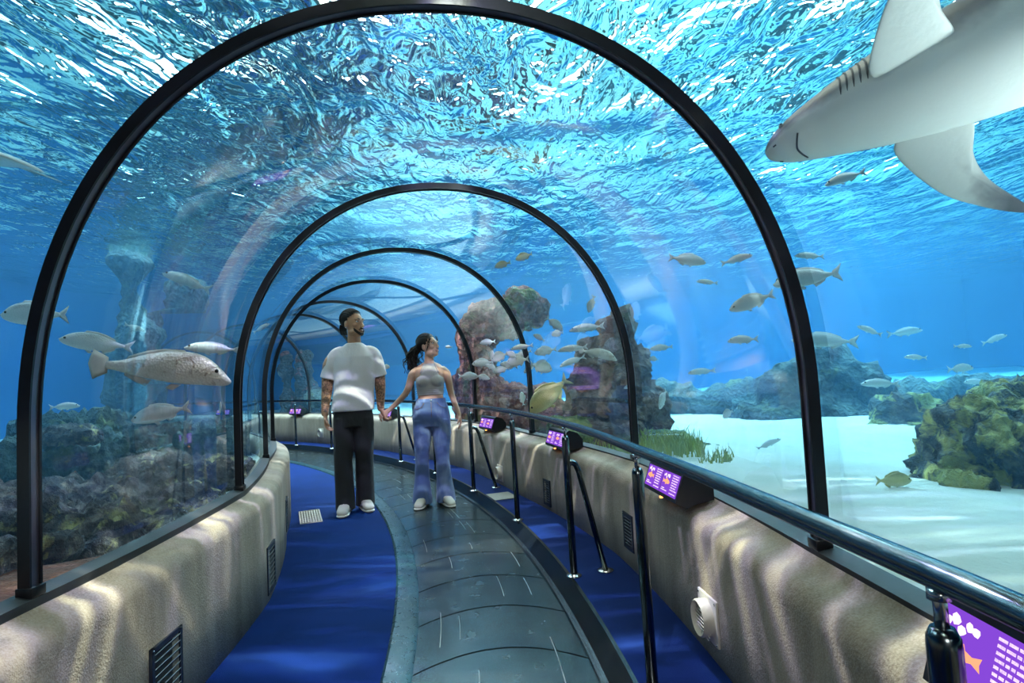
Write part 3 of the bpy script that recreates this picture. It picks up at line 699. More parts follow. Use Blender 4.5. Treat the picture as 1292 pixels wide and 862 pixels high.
def people_mats():
    def skin(name, c, tattoo):
        t = NT(name); v = t.coord(); n = t.noise(30, v, 3); col = t.mix(n, tuple(x*.9 for x in c), tuple(x*1.08 for x in c))
        if tattoo:
            a = t.noise(26, v, 4, .6, 2.2); b = t.n('TexVoronoi', {'feature': 'DISTANCE_TO_EDGE'}, Scale=22.0); t.set(b, 'Vector', v)
            ink = t.math('MAXIMUM', t.ramp(a, [(.49, 0.0), (.53, 1.0)]), t.ramp(b, [(.02, 1.0), (.06, 0.0)]))
            sx = t.n('SeparateXYZ'); t.set(sx, 'i0', t.n('TexCoord').outputs['Object'])
            z = t.math('MULTIPLY', t.math('GREATER_THAN', sx.outputs[2], .93), t.math('LESS_THAN', sx.outputs[2], 1.36))
            xa = t.math('GREATER_THAN', t.math('ABSOLUTE', t.math('SUBTRACT', sx.outputs[0], .035)), .18)
            col = t.mix(t.math('MULTIPLY', t.math('MULTIPLY', ink, .72), t.math('MULTIPLY', z, xa)), col, (.035, .03, .028))
        return t.pbr(col, .48, 0, t.bump(n, .15, .003), Subsurface_Weight=.08, Subsurface_Radius=(.01, .005, .003))
    M['skin_man'] = skin('skin_tan', (.54, .30, .17), True); M['skin_woman'] = skin('skin_light', (.62, .38, .26), False)
    M['hair'] = plain('dark_hair', (.006, .0042, .0035), .6, 0, .6, 120, Specular_IOR_Level=.25); M['eye'] = plain('eye_white', (.75, .73, .7), .2); M['iris'] = plain('iris', (.03, .015, .008), .15)
    M['lipm'] = plain('lip_brown', (.34, .13, .10), .4); M['lipw'] = plain('lip_rose', (.45, .12, .11), .35); M['teeth'] = plain('teeth', (.8, .78, .72), .3)
    M['tee'] = cloth_mat('white_cotton', (.80, .79, .79)); M['trouser'] = cloth_mat('black_cotton', (.010, .011, .013), sheen=.02)
    M['top'] = cloth_mat('grey_ribbed_knit', (.50, .48, .47)); M['denim'] = cloth_mat('blue_denim', (.075, .13, .30), 260, .8, wear=(.26, .36, .55))
    M['shoe'] = plain('shoe_white', (.52, .48, .42), .6, 0, .3, 80); M['shoesole'] = plain('shoe_sole', (.72, .70, .64), .6); M['shoestripe'] = plain('shoe_stripe', (.08, .08, .09), .5)
    M['stud'] = plain('earring', (.8, .8, .8), .2, 1); M['stitch'] = plain('stitch', (.2, .12, .06), .8)
def hairline(y, P):
    for (a, z0), (b, z1) in zip(P, P[1:]):
        if y <= b: return z0+(z1-z0)*max(0, (y-a)/(b-a))
    return P[-1][1]
def man(hand_world):
    e = empty('person', (-1.527, 5.407, 0), .20); inv_m = (Matrix.Translation(e.location) @ Matrix.Rotation(.20, 4, 'Z')).inverted()
    tag(e, 'man in white T-shirt and black trousers, tattooed arms, holding the woman\'s hand', 'person', None)
    HT = inv_m @ hand_world; print('man hand local', HT)
    SX = .045                               # weight shifted to his left
    bm = bmesh.new()
    # torso, neck
    loft(bm, [ering((SX*f_, y, z), rx, ry) for f_, y, z, rx, ry in ((.3, .01, .86, .155, .10), (.5, .01, .98, .155, .10), (.7, .0, 1.10, .15, .10), (.9, .0, 1.25, .17, .11), (1, .005, 1.38, .185, .11), (1, .01, 1.46, .18, .095), (1, .015, 1.515, .13, .075), (1, .012, 1.545, .07, .06))])
    neck, nr = [(SX, .02, 1.48), (SX, .012, 1.55), (SX, -.005, 1.63), (SX, -.012, 1.69)], [.07, .062, .058, .055]
    limb(bm, neck, nr)
    Th = Matrix.Translation((SX-.002, -.018, 1.735)) @ Matrix.Rotation(.86, 4, 'Z') @ Matrix.Rotation(-.06, 4, 'X')
    head(bm, Th, 1.12)
    # arms: his right arm (image left), his left arm (image right)
    A = [(SX-.160, .01, 1.455), (SX-.235, .015, 1.36), (SX-.262, .03, 1.14), (-.235, -.015, .955), (-.232, -.035, .90)]
    limb(bm, A, [.058, .060, .051, .035, .031])
    B = [(SX+.160, .01, 1.455), (SX+.205, .01, 1.36), (SX+.222, .03, 1.15), (HT.x-.025, HT.y+.005, HT.z+.085), (HT.x-.018, HT.y, HT.z+.045)]
    limb(bm, B, [.058, .060, .051, .035, .030])
    hand(bm, (-.232, -.035, .905), (.04, -.10, -1), (1, -.1, .1), 1.12, .55, 1)
    hand(bm, HT+Vector((-.02, 0, .05)), (.30, -.05, -1), (.9, .25, .2), 1.12, .95, -1)
    voxel('body', bm, .0052, M['skin_man'], e, 3)
    face_bits(e, Th, 1.12, 1.1, M['lipm'])
    # hair: tight braids swept back over a close cap
    def H(c): return Th @ (Vector(c)*1.12)
    bm = bmesh.new()
    m = Th @ Matrix.Translation(Vector((0, .026, .050))*1.12) @ Matrix.Diagonal((.080*1.12, .0985*1.12, .084*1.12, 1))
    bmesh.ops.create_uvsphere(bm, u_segments=32, v_segments=24, radius=1, matrix=m)
    kill = []
    iT = Th.inverted()
    for v in bm.verts:
        q = (iT @ v.co)/1.12
        if q.z < hairline(q.y, ((-.1, .088), (-.07, .082), (-.045, .060), (-.025, .045), (-.005, .020), (.02, -.005), (.05, -.045), (.12, -.075))): kill.append(v)
    bmesh.ops.delete(bm, geom=kill, context='VERTS')
    hc = obj('hair', bm, M['hair'], e)
    bm = bmesh.new()
    for k in range(-5, 6):
        x0 = k*.0135; pts = []
        for q in range(15):
            a = -.95+q/14*3.0; R_ = 1.03
            X = x0*(1-.0*a); yy = .026+.0945*R_*math.sin(a)*math.sqrt(max(.05, 1-(X/.08)**2)); zz = .050+.083*R_*math.cos(a)*math.sqrt(max(.05, 1-(X/.08)**2))
            if zz < hairline(yy, ((-.1, .088), (-.07, .080), (-.045, .058), (-.025, .043), (-.005, .018), (.02, -.007), (.05, -.045), (.12, -.075))): continue
            pts.append(H((X, yy, zz)))
        if len(pts) > 3: tube(bm, pts, [.0062+.001*math.sin(i*2.2) for i in range(len(pts))], 7)
    for k in range(-2, 3): limb(bm, [H((k*.016, .112, .01)), H((k*.016, .122, -.03)), H((k*.014, .112, -.075))], [.009, .010, .006], 8)
    obj('braids', bm, M['hair'], hc)
    bm = bmesh.new()
    tube(bm, [H((x, -.1005+abs(x)*.55, -.0475-abs(x)*.30)) for x in (-.028, -.018, -.006, .006, .018, .028)], [.002, .005, .0055, .0055, .005, .002], 8)
    obj('moustache', bm, M['hair'], e)
    bm = bmesh.new()
    for a_ in range(3):
        tube(bm, [H((.060*math.sin(q)*(1-.04*a_), -.030-.060*math.cos(q)+.002*a_, -.088-.008*a_+.055*abs(math.sin(q))**2.2)) for q in [(-1.15+2.3*j/12) for j in range(13)]], .0050, 6)
    obj('beard', bm, M['beard'], e)
    bm = bmesh.new(); bmesh.ops.create_uvsphere(bm, u_segments=8, v_segments=6, radius=.005, matrix=Matrix.Translation(H((-.083, .006, -.033)))); obj('earring', bm, M['stud'], e)
    # T-shirt
    bm = bmesh.new(); W = lambda z: 0
    loft(bm, [ering((SX*f_, y, z), rx, ry, 40, 0, 2.4) for f_, y, z, rx, ry in ((.25, .0, .925, .195, .130), (.4, .0, 1.0, .192, .130), (.6, .0, 1.10, .185, .125), (.85, 0, 1.22, .188, .127), (1, .002, 1.34, .200, .128), (1, .006, 1.43, .195, .120), (1, .010, 1.482, .165, .100), (1, .012, 1.515, .130, .088), (1, .010, 1.545, .092, .074), (1, .006, 1.560, .074, .068))])
    for P_ in (A, B):
        s_ = -1 if P_ is A else 1
        limb(bm, [(SX+s_*.10, .012, 1.478), (SX+s_*.160, .012, 1.452), (SX+s_*.200-.012*(s_ > 0), .014, 1.39), (SX+s_*.228-.026*(s_ > 0), .018, 1.30), (SX+s_*.246-.032*(s_ > 0), .022, 1.235)], [.062, .070, .072, .076, .080], 20)
    t = voxel('t_shirt', bm, .0075, M['tee'], e, 14)
    # trousers: two wide legs joined at the hips
    bm = bmesh.new()
    loft(bm, [ering((SX*.3, .005, z), rx, ry, 36) for z, rx, ry in ((.78, .185, .125), (.86, .183, .125), (.95, .172, .118), (1.0, .165, .112))])
    for s_, kx, ky, fx, fy in ((-1, -.088, -.03, -.080, -.045), (1, .100, .01, .090, .075)):
        loft(bm, [ering(c, rx, ry, 28) for c, rx, ry in (((s_*.085+SX*.3, .005, .86), .095, .115), ((s_*.088+SX*.3, 0, .70), .096, .108), ((kx, ky, .48), .082, .092), ((kx+(fx-kx)*.5, (ky+fy)/2+.005, .28), .084, .092), ((fx, fy+.012, .10), .088, .098), ((fx, fy+.012, .035), .089, .10))])
    voxel('trousers', bm, .0075, M['trouser'], e, 5)
    shoe(e, (-.083, -.075, 0), -.10, 1.12); shoe(e, (.092, .045, 0), .30, 1.12)
def woman(hand_world):
    RZ = .12; e = empty('person', (-.807, 5.511, 0), RZ); inv_m = (Matrix.Translation(e.location) @ Matrix.Rotation(RZ, 4, 'Z')).inverted()
    tag(e, 'woman in grey halter crop top and flared blue jeans, long dark curls, looking right', 'person')
    HT = inv_m @ hand_world; print('woman hand local', HT)
    SX = .008
    bm = bmesh.new()
    loft(bm, [ering((SX, y, z), rx, ry) for y, z, rx, ry in ((.01, .84, .155, .105), (.01, .92, .150, .10), (0, 1.0, .122, .085), (0, 1.06, .115, .08), (0, 1.14, .128, .09), (.0, 1.22, .140, .092), (.008, 1.29, .140, .08), (.012, 1.325, .10, .062), (.012, 1.35, .05, .048))])
    for s_ in (-1, 1): ell(bm, (SX+s_*.062, -.068, 1.165), (.062, .048, .055))
    limb(bm, [(SX, .016, 1.30), (SX, .010, 1.36), (SX+.004, -.004, 1.42), (SX+.004, -.012, 1.46)], [.055, .046, .043, .042])
    Th = Matrix.Translation((SX+.004, -.02, 1.495)) @ Matrix.Rotation(.95, 4, 'Z') @ Matrix.Rotation(-.22, 4, 'X')
    head(bm, Th, 1.0, True)
    A = [(SX-.110, .01, 1.278), (SX-.160, .012, 1.235), (SX-.182, .012, 1.18), (SX-.235, .02, 1.06), (HT.x+.075, HT.y+.005, HT.z+.055), (HT.x+.045, HT.y, HT.z+.032)]
    limb(bm, A, [.040, .042, .038, .031, .022, .020])
    B = [(SX+.110, .01, 1.278), (SX+.155, .012, 1.235), (SX+.172, .012, 1.18), (SX+.198, .03, 1.03), (SX+.255, -.01, .865), (SX+.262, -.015, .835)]
    limb(bm, B, [.040, .042, .038, .031, .021, .019])
    hand(bm, HT+Vector((.045, 0, .032)), (-.85, -.1, -.5), (-.1, .6, -.7), .90, .75, 1)
    hand(bm, (SX+.262, -.015, .84), (.15, -.12, -1), (-1, 0, .1), .92, .35, -1)
    voxel('body', bm, .0048, M['skin_woman'], e, 3)
    face_bits(e, Th, 1.0, .75, M['lipw'])
    def H(c): return Th @ Vector(c)
    # hair
    bm = bmesh.new(); m = Th @ Matrix.Translation((0, .028, .050)) @ Matrix.Diagonal((.083, .100, .088, 1))
    bmesh.ops.create_uvsphere(bm, u_segments=32, v_segments=24, radius=1, matrix=m); iT = Th.inverted(); kill = []
    for v in bm.verts:
        q = iT @ v.co
        if q.z < hairline(q.y, ((-.1, .080), (-.07, .066), (-.045, .040), (-.025, .012), (-.008, -.004), (.02, -.015), (.05, -.05), (.12, -.075))): kill.append(v)
        else: v.co += (v.co - Th @ Vector((0, .028, .05)))*.05*noise.noise(v.co*25)
    bmesh.ops.delete(bm, geom=kill, context='VERTS'); hc = obj('hair', bm, M['hair'], e)
    rnd = random.Random(11); bm = bmesh.new()
    base = H((0, .118, .03))
    for k in range(90):                     # curly ponytail falling behind her right shoulder
        ph = rnd.uniform(0, 6.28); amp = rnd.uniform(.006, .014); spread = Vector((rnd.gauss(0, .024), rnd.gauss(0, .022), rnd.gauss(0, .020)))
        L_ = rnd.uniform(.7, 1.0); pts = []; end = Vector((-.135, .10, 1.235))
        for q in range(17):
            t = q/16*L_
            c = base.lerp(end, t) + Vector((-.045*math.sin(t*PI), .0, .030*math.sin(t*PI))) + spread*(.5+1.5*t)
            pts.append(c + Vector((amp*math.cos(ph+t*19), amp*math.sin(ph+t*19), amp*.4*math.sin(ph+t*14)))*min(1, t*3+.2))
        tube(bm, pts, [.0065*(1-.55*q/16) for q in range(17)], 6)
    obj('ponytail', bm, M['hair'], hc)
    bm = bmesh.new()
    for s_ in (-1, 1):                       # loose strands framing the face
        for k in range(5):
            ph = rnd.uniform(0, 6)
            pts = [H((s_*(.035+.038*math.sin(min(t, 1)*1.4)+.004*k), -.078+.045*t+.004*math.sin(ph+t*9), .085-.125*t)) + Vector((.004*math.cos(ph+t*13), 0, 0)) for t in [j/12*(.8+.07*k) for j in range(13)]]
            tube(bm, pts, .0024, 5)
    for k in range(16):
        ph = rnd.uniform(-1, 1)
        tube(bm, [H((.083*math.sin(ph)*math.sin(a)+0, .028-.10*math.cos(a), .05+.091*math.sin(a)*math.cos(ph))) for a in [.75+j*.2 for j in range(11)]], .004, 5)
    obj('strands', bm, M['hair'], hc)
    bm = bmesh.new(); bmesh.ops.create_uvsphere(bm, u_segments=8, v_segments=6, radius=.0045, matrix=Matrix.Translation(H((-.081, .004, -.036)))); obj('earring', bm, M['stud'], e)
    # crop top
    bm = bmesh.new()
    loft(bm, [ering((SX, y, z), rx, ry, 36) for y, z, rx, ry in ((0, 1.035, .1225, .088), (0, 1.10, .127, .093), (0, 1.15, .136, .097), (.0, 1.20, .136, .096), (.002, 1.235, .116, .102), (.004, 1.27, .094, .096), (.004, 1.305, .074, .086), (.008, 1.335, .058, .066))])
    for s_ in (-1, 1): ell(bm, (SX+s_*.060, -.068, 1.168), (.066, .052, .058))
    tp = voxel('crop_top', bm, .006, M['top'], e, 4)
    bm = bmesh.new()
    for z in (1.045, 1.065, 1.085, 1.105): 
        r_ = ering((SX, 0, z), .1285+.15*(z-1.04), .0945+.08*(z-1.04), 40); tube(bm, r_+[r_[0]], .0022, 6)
    obj('rib_band', bm, M['top'], tp)
    bm = bmesh.new()
    for s_ in (-1, 1): limb(bm, [(SX+s_*.085, -.078, 1.245), (SX+s_*.062, -.060, 1.30), (SX+s_*.044, -.02, 1.345), (SX+s_*.02, .045, 1.365)], [.006, .0055, .005, .005], 8)
    obj('strap', bm, M['top'], tp)
    # jeans
    bm = bmesh.new()
    loft(bm, [ering((SX, y, z), rx, ry, 36) for y, z, rx, ry in ((.012, .74, .175, .115), (.012, .82, .182, .122), (.01, .90, .168, .115), (.006, .97, .142, .100), (.004, 1.0, .134, .095))])
    for s_, fx, fy in ((-1, -.108, .005), (1, .112, .02)):
        loft(bm, [ering(c, rx, ry, 28) for c, rx, ry in (((s_*.086+SX, .01, .80), .092, .108), ((s_*.090+SX, .005, .68), .090, .098), ((s_*.094, -.005, .50), .070, .076), ((s_*.098, 0, .40), .064, .070), ((s_*.102, fy, .26), .071, .078), ((fx, fy+.01, .10), .088, .100), ((fx, fy+.012, .022), .095, .112))])
    j = voxel('jeans', bm, .0065, M['denim'], e, 4)
    bm = bmesh.new(); r_ = ering((SX, .004, .985), .139, .0995, 44); loft(bm, [[p+Vector((0, 0, dz)) for p in ering((SX, .004, .985), .139*g, .0995*g, 44)] for dz, g in ((-.018, 1.03), (.018, 1.0))], True, False); obj('waistband', bm, M['denim'], j)
    for s_ in (-1, 1):
        bm = bmesh.new(); tube(bm, [(SX+s_*x, y, z) for x, y, z in ((.06, -.104, .965), (.09, -.100, .925), (.13, -.078, .91), (.155, -.05, .915))], .0022, 6); obj('pocket_seam', bm, M['stitch'], j)
    bm = bmesh.new(); tube(bm, [(SX+.004, -.1005, .97), (SX+.004, -.115, .90), (SX+.003, -.118, .83)], .0025, 6); obj('fly_seam', bm, M['stitch'], j)
    bm = bmesh.new(); lathe(bm, [(.001, 0), (.008, 0), (.007, .003), (.001, .004)], 12, Matrix.Translation((SX+.004, -.097, .985)) @ Matrix.Rotation(PI/2, 4, 'X')); obj('button', bm, M['stud'], j)
    shoe(e, (-.110, -.045, 0), -.25, .98); shoe(e, (.118, -.035, 0), .35, .98)
def people():
    people_mats(); M['beard'] = plain('beard', (.02, .013, .01), .8, 0, .6, 200)
    hw = at(484, 523, 5.48)
    man(hw); woman(hw)
# ---------------------------------------------------------------- rocks, plants and animals of the tank
def cam_axes():
    m = bpy.context.scene.camera.matrix_world.to_3x3(); return m.col[0].copy(), m.col[1].copy(), m.col[2].copy()
def fract(p, oct=6, H=.58):
    a, f, s = 1, 1, 0
    for _ in range(oct): s += a*(1-2*abs(noise.noise(p*f+Vector((3.1, 7.7, 1.3))*f))); a *= H; f *= 2.05
    return s
def rock(name, label, lobes, mat, vox=.05, amp=.10, fs=1.6, group=None, kind=None, seed=0):
    """lobes: (px, py, depth, rx px, ry px[, depth radius factor])"""
    rt, up, bk = cam_axes(); bm = bmesh.new(); cs = []
    for l in lobes:
        px, py, d, rx, ry = l[:5]; q = l[5] if len(l) > 5 else .9
        c = at(px, py, d); a = rx*d/FPX; b = ry*d/FPX; cs.append(c)
        m = Matrix((rt, up, bk)).transposed().to_4x4(); m.translation = c
        bmesh.ops.create_uvsphere(bm, u_segments=24, v_segments=16, radius=1, matrix=m @ Matrix.Diagonal((a, b, a*q, 1)))
    base = min(cs, key=lambda c: c.z); O = Vector((base.x, base.y, SAND))
    for v in bm.verts: v.co -= O
    o = voxel(name, bm, vox, mat, None, 2); me = o.data; off = Vector((seed*3.7, seed*1.9, 0))
    nrm = [v.normal.copy() for v in me.vertices]
    for v, n in zip(me.vertices, nrm):
        p = (v.co+O)*fs+off; f = fract(p) - .9
        v.co += n*f*amp + n*noise.noise(p*6)*amp*.25
    for v in me.vertices:                   # keep clear of the tunnel walls
        w = v.co+O; s_, o_ = inv(w.x, w.y)
        if abs(o_) < 1.30 and -3 < s_ < 18 and w.z < 2.6: q = F(s_, math.copysign(1.30+.04*noise.noise(w*4), o_ if abs(cs[0].x-F(s_, 0).x) < .2 else (inv(cs[0].x, cs[0].y)[1]))); v.co.x, v.co.y = q.x-O.x, q.y-O.y
    o.location = O; me.update(); tag(o, label, 'rock', group, kind); return o
def fin(bm, out, th=.012, M_=None):
    """out: outline in the x-z plane (closed); gives a thin solid that swells at its middle."""
    n = len(out); c = Vector((sum(p[0] for p in out)/n, 0, sum(p[1] for p in out)/n)); T = M_ or Matrix.Identity(4)
    e = [bm.verts.new(T @ Vector((x, 0, z))) for x, z in out]
    mid = [[bm.verts.new(T @ (c + (Vector((x, 0, z))-c)*.55 + Vector((0, s*th/2, 0)))) for x, z in out] for s in (-1, 1)]
    for s, m in enumerate(mid):
        for i in range(n):
            j = (i+1) % n; q = (e[i], e[j], m[j], m[i]); bm.faces.new(q if s else q[::-1])
        bm.faces.new(m if s else m[::-1])
KINDS = {}
def fish_template(kind):
    P = dict(bream=(.40, .15, .33, .30, 'silver'), slender=(.23, .13, .30, .22, 'silver'), meagre=(.27, .17, .36, .24, 'meagre'), round=(.56, .12, .36, .34, 'pale'), golden=(.44, .17, .36, .30, 'golden'))[kind]
    Hh, W, _, TL, mt = P; mat = M['fish_'+mt]; finm = M['fin_'+mt]
    root = empty('fish'); bm = bmesh.new(); rings = []
    prof = [(.50, .02, .0), (.485, .14, -.02), (.45, .34, -.02), (.38, .62, .0), (.28, .86, .01), (.14, 1.0, .015), (.0, .96, .01), (-.12, .78, .005), (-.22, .52, .0), (-.30, .30, 0), (-.36, .19, 0), (-.40, .17, 0)]
    if kind == 'meagre': prof = [(.50, .05, -.06), (.48, .22, -.06), (.43, .46, -.04), (.34, .78, .0), (.24, .96, .02), (.10, 1.0, .02), (-.04, .86, .02), (-.16, .64, .01), (-.26, .42, 0), (-.33, .28, 0), (-.38, .24, 0), (-.41, .25, 0)]
    for x, h, zc in prof:
        hh = h*Hh/2; ww = min(W/2*(h**.8), hh*1.1) if x > -.3 else hh*.5
        rings.append([Vector((x, ww*math.cos(q), zc+hh*math.sin(q)*(1 if math.sin(q) > 0 else .95))) for q in [2*PI*j/18 for j in range(18)]])
    loft(bm, rings); b = subsurf(obj('body', bm, mat, root), 1)
    t = TL/2
    bm = bmesh.new(); tw = .06 if kind == 'meagre' else .035
    if kind == 'meagre': fin(bm, [(-.39, tw), (-.50, t*.95), (-.52, t*.4), (-.53, 0), (-.51, -t*.5), (-.49, -t*.95), (-.39, -tw)], .014)
    else: fin(bm, [(-.38, tw), (-.44, t*.55), (-.53, t*1.05), (-.50, t*.45), (-.465, 0), (-.50, -t*.45), (-.53, -t*1.05), (-.44, -t*.55), (-.38, -tw)], .012)
    obj('tail_fin', bm, finm, root)
    top = Hh/2
    bm = bmesh.new(); fin(bm, [(.20, top*.84), (.14, top*1.18), (.0, top*1.16), (-.12, top*.98), (-.25, top*.62), (-.27, top*.38), (-.1, top*.7), (.08, top*.9)], .01); obj('dorsal_fin', bm, finm, root)
    bm = bmesh.new(); fin(bm, [(-.08, -top*.70), (-.12, -top*1.05), (-.2, -top*.8), (-.27, -top*.52), (-.27, -top*.32), (-.16, -top*.55)], .01); obj('anal_fin', bm, finm, root)
    for s in (-1, 1):
        T = Matrix.Translation((.20, s*W*.40, -.03)) @ Matrix.Rotation(s*.45, 4, 'Z') @ Matrix.Rotation(.3, 4, 'Y')
        bm = bmesh.new(); fin(bm, [(0, .02), (-.08, .035), (-.17, .0), (-.12, -.03), (0, -.02)], .008, T); obj('pectoral_fin', bm, finm, root)
        bm = bmesh.new(); bmesh.ops.create_uvsphere(bm, u_segments=12, v_segments=8, radius=.022 if kind != 'meagre' else .015, matrix=Matrix.Translation((.40, s*W*.26, .035 if kind != 'meagre' else .02)) @ Matrix.Diagonal((1, .7, 1, 1))); obj('eye', bm, M['fish_eye'], root)
    bm = bmesh.new(); fin(bm, [(.14, -top*.80), (.08, -top*1.15), (.02, -top*1.05), (.06, -top*.8)], .01); obj('pelvic_fin', bm, finm, root)
    return root
def copy_tree(o, parent=None):
    c = o.copy(); COL.objects.link(c)
    if parent: c.parent = parent; c.matrix_parent_inverse = o.matrix_parent_inverse.copy()
    for ch in list(o.children): copy_tree(ch, c)
    return c
def fish(kind, px, py, d, L, ang, label, turn=0, group=None, cat='fish', squash=1):
    if kind not in KINDS: KINDS[kind] = fish_template(kind); root = KINDS[kind]
    else:
        root = copy_tree(KINDS[kind])
    rt, up, bk = cam_axes(); c = at(px, py, d); a = math.radians(ang); ps = math.radians(turn)
    X = (rt*math.cos(a)+up*math.sin(a))*math.cos(ps) + bk*math.sin(ps); X.normalize()
    Z = (up - X*up.dot(X)).normalized(); Y = Z.cross(X)
    s = L*d/FPX/max(.3, math.cos(ps))/1.03
    m = Matrix((X, Y, Z)).transposed().to_4x4(); m.translation = c
    root.matrix_world = m @ Matrix.Diagonal((s, s, s*squash, 1))
    tag(root, label, cat, group or 'silvery fish of the tank'); return root
def sea_mats():
    def f(name, back, side, belly, spots=0, metal=.12):
        t = NT('fish_'+name); c = t.n('TexCoord'); sx = t.n('SeparateXYZ'); t.set(sx, 'i0', c.outputs['Object']); n = t.noise(9, c.outputs['Object'], 4)
        z = t.math('ADD', t.math('MULTIPLY', sx.outputs[2], 2.6), t.math('ADD', t.math('MULTIPLY', n, .25), .38))
        col = t.ramp(z, [(.12, belly), (.45, side), (.72, side), (.95, back)])
        sc = t.n('TexVoronoi', Scale=55.0); t.set(sc, 'Vector', c.outputs['Object']); col = t.mix(t.math('MULTIPLY', sc, .25), col, back)
        if spots: col = t.mix(t.ramp(t.noise(7, c.outputs['Object'], 5, .6, 1.5), [(.55, 0.0), (.64, .8)]), col, (.22, .17, .12))
        M['fish_'+name] = t.pbr(col, .38, metal, t.bump(sc, .25, .01))
        M['fin_'+name] = plain('fin_'+name, tuple(x*.8+.03 for x in side), .5, 0, .1, 30)
    f('silver', (.36, .42, .44), (.84, .88, .88), (.95, .95, .95)); f('meagre', (.30, .27, .22), (.68, .66, .58), (.86, .85, .8), 1, .12)
    f('pale', (.55, .6, .55), (.82, .86, .82), (.95, .95, .92)); f('golden', (.36, .34, .14), (.72, .68, .30), (.85, .82, .5), 0, .15)
    M['fish_eye'] = plain('fish_eye', (.02, .02, .02), .15)
    t = NT('shark_skin'); c = t.n('TexCoord'); at_ = t.n('Attribute', {'attribute_name': 'belly'}); n = t.noise(5, c.outputs['Object'], 4)
    z = t.math('ADD', at_.outputs['Fac'], t.math('MULTIPLY', t.math('SUBTRACT', n, .5), .35))
    col = t.ramp(z, [(.54, (.15, .145, .16)), (.63, (.34, .33, .33)), (.72, (.86, .86, .80))]); M['shark'] = t.pbr(col, .5, 0, t.bump(t.noise(40, c.outputs['Object'], 3), .15, .01))
    t = NT('seagrass'); v = t.coord(); n = t.noise(4, v, 3); M['grass'] = t.pbr(t.mix(n, (.16, .26, .05), (.5, .52, .12)), .7)
def shark():
    rt, up, bk = cam_axes(); N = at(966, 196, 2.0); Q = at(1292, 52, 1.6)
    X = (N-Q).normalized(); Bd = (bk*.72 - up*.62); Z = -(Bd - X*Bd.dot(X)).normalized(); Y = Z.cross(X)
    m = Matrix((X, Y, Z)).transposed().to_4x4(); m.translation = N
    e = empty('shark'); e.matrix_world = m; tag(e, 'big grey shark with white belly swimming past the upper right panes', 'shark')
    # (x from the nose backwards, half width, half height, centre z)
    st = [(0, .012, .010, 0), (.015, .035, .026, .0), (.05, .062, .045, .004), (.10, .084, .064, .01), (.17, .105, .082, .012), (.26, .130, .108, .014), (.38, .158, .138, .014), (.52, .178, .165, .012), (.70, .188, .182, .008), (.90, .184, .182, .0), (1.15, .160, .160, 0), (1.4, .118, .120, .005), (1.7, .070, .075, .012), (1.95, .042, .046, .02), (2.12, .030, .034, .03)]
    bm = bmesh.new(); n = 28; rings = []
    for x, w, h, z in st: rings.append([Vector((-x, w*math.cos(q), z + (h*math.sin(q) if math.sin(q) > 0 else h*.86*math.sin(q)))) for q in [2*PI*j/n for j in range(n)]])
    loft(bm, rings); body = obj('body', bm, M['shark'], e)
    def shade(o, f):
        at_ = o.data.attributes.new('belly', 'FLOAT', 'POINT')
        for v in o.data.vertices: at_.data[v.index].value = f(v.co)
    def hw(x):
        for a, b in zip(st, st[1:]):
            if a[0] <= x <= b[0]: t = (x-a[0])/(b[0]-a[0]); return a[1]+(b[1]-a[1])*t, a[2]+(b[2]-a[2])*t, a[3]+(b[3]-a[3])*t
        return st[-1][1:]
    def bel(c): w, h, z = hw(min(2.1, max(0, -c.x))); return .50 - (c.z-z)/max(h, .01)*.42 + .0
    shade(body, bel); subsurf(body, 2)
    def fins(name, root, tip, lead, trail, th, val=None, rot=None, tipdark=True):
        # blade through points: root front, along lead to tip, back along trail to root rear
        out = [Vector(p) for p in root[:1]+lead+[tip]+trail+root[1:]]
        bm = bmesh.new(); c = sum(out, Vector())/len(out)
        a, b_ = out[0], out[-1]; nrm = (out[len(lead)+1]-a).cross(b_-a).normalized()
        E_ = [bm.verts.new(p) for p in out]; n = len(out)
        mids = [[bm.verts.new(p + (c-p)*.30 + nrm*s*th*(.5 if 0 < i < n-1 else 1.0)) for i, p in enumerate(out)] for s in (-1, 1)]
        for s, mm in enumerate(mids):
            for i in range(n):
                j = (i+1) % n; bm.faces.new((E_[i], E_[j], mm[j], mm[i]))
            bm.faces.new(mm)
        o = obj(name, bm, M['shark'], e); T_ = Vector(tip)
        L_ = (T_-a).length
        shade(o, lambda c: (val if val is not None else .7) - (.40*max(0, 1-(c-T_).length/(L_*.55)) if tipdark else 0)); return subsurf(o, 2)
    for s in (1, -1):
        r0 = (-.31, s*.07, -.04); r1 = (-.55, s*.08, -.045)
        fins('pectoral_fin', [r0, r1], (-.66, s*.53, -.15), [(-.33, s*.17, -.06), (-.375, s*.27, -.08), (-.43, s*.37, -.10), (-.50, s*.43, -.115), (-.58, s*.495, -.135)], [(-.645, s*.50, -.145), (-.595, s*.42, -.12), (-.555, s*.36, -.10), (-.53, s*.27, -.08), (-.535, s*.20, -.065), (-.56, s*.15, -.055)], .013, .80)
        fins('pelvic_fin', [(-1.15, s*.08, -.10), (-1.28, s*.09, -.09)], (-1.34, s*.24, -.15), [(-1.22, s*.17, -.13)], [(-1.31, s*.15, -.12)], .008, .75, tipdark=False)
    fins('dorsal_fin', [(-.62, 0, .17), (-.95, 0, .165)], (-.98, 0, .47), [(-.70, 0, .30), (-.82, 0, .41)], [(-.95, 0, .34), (-.93, 0, .24)], .014, .2, tipdark=False)
    fins('second_dorsal_fin', [(-1.5, 0, .10), (-1.62, 0, .085)], (-1.66, 0, .2), [(-1.56, 0, .17)], [(-1.65, 0, .13)], .007, .2, tipdark=False)
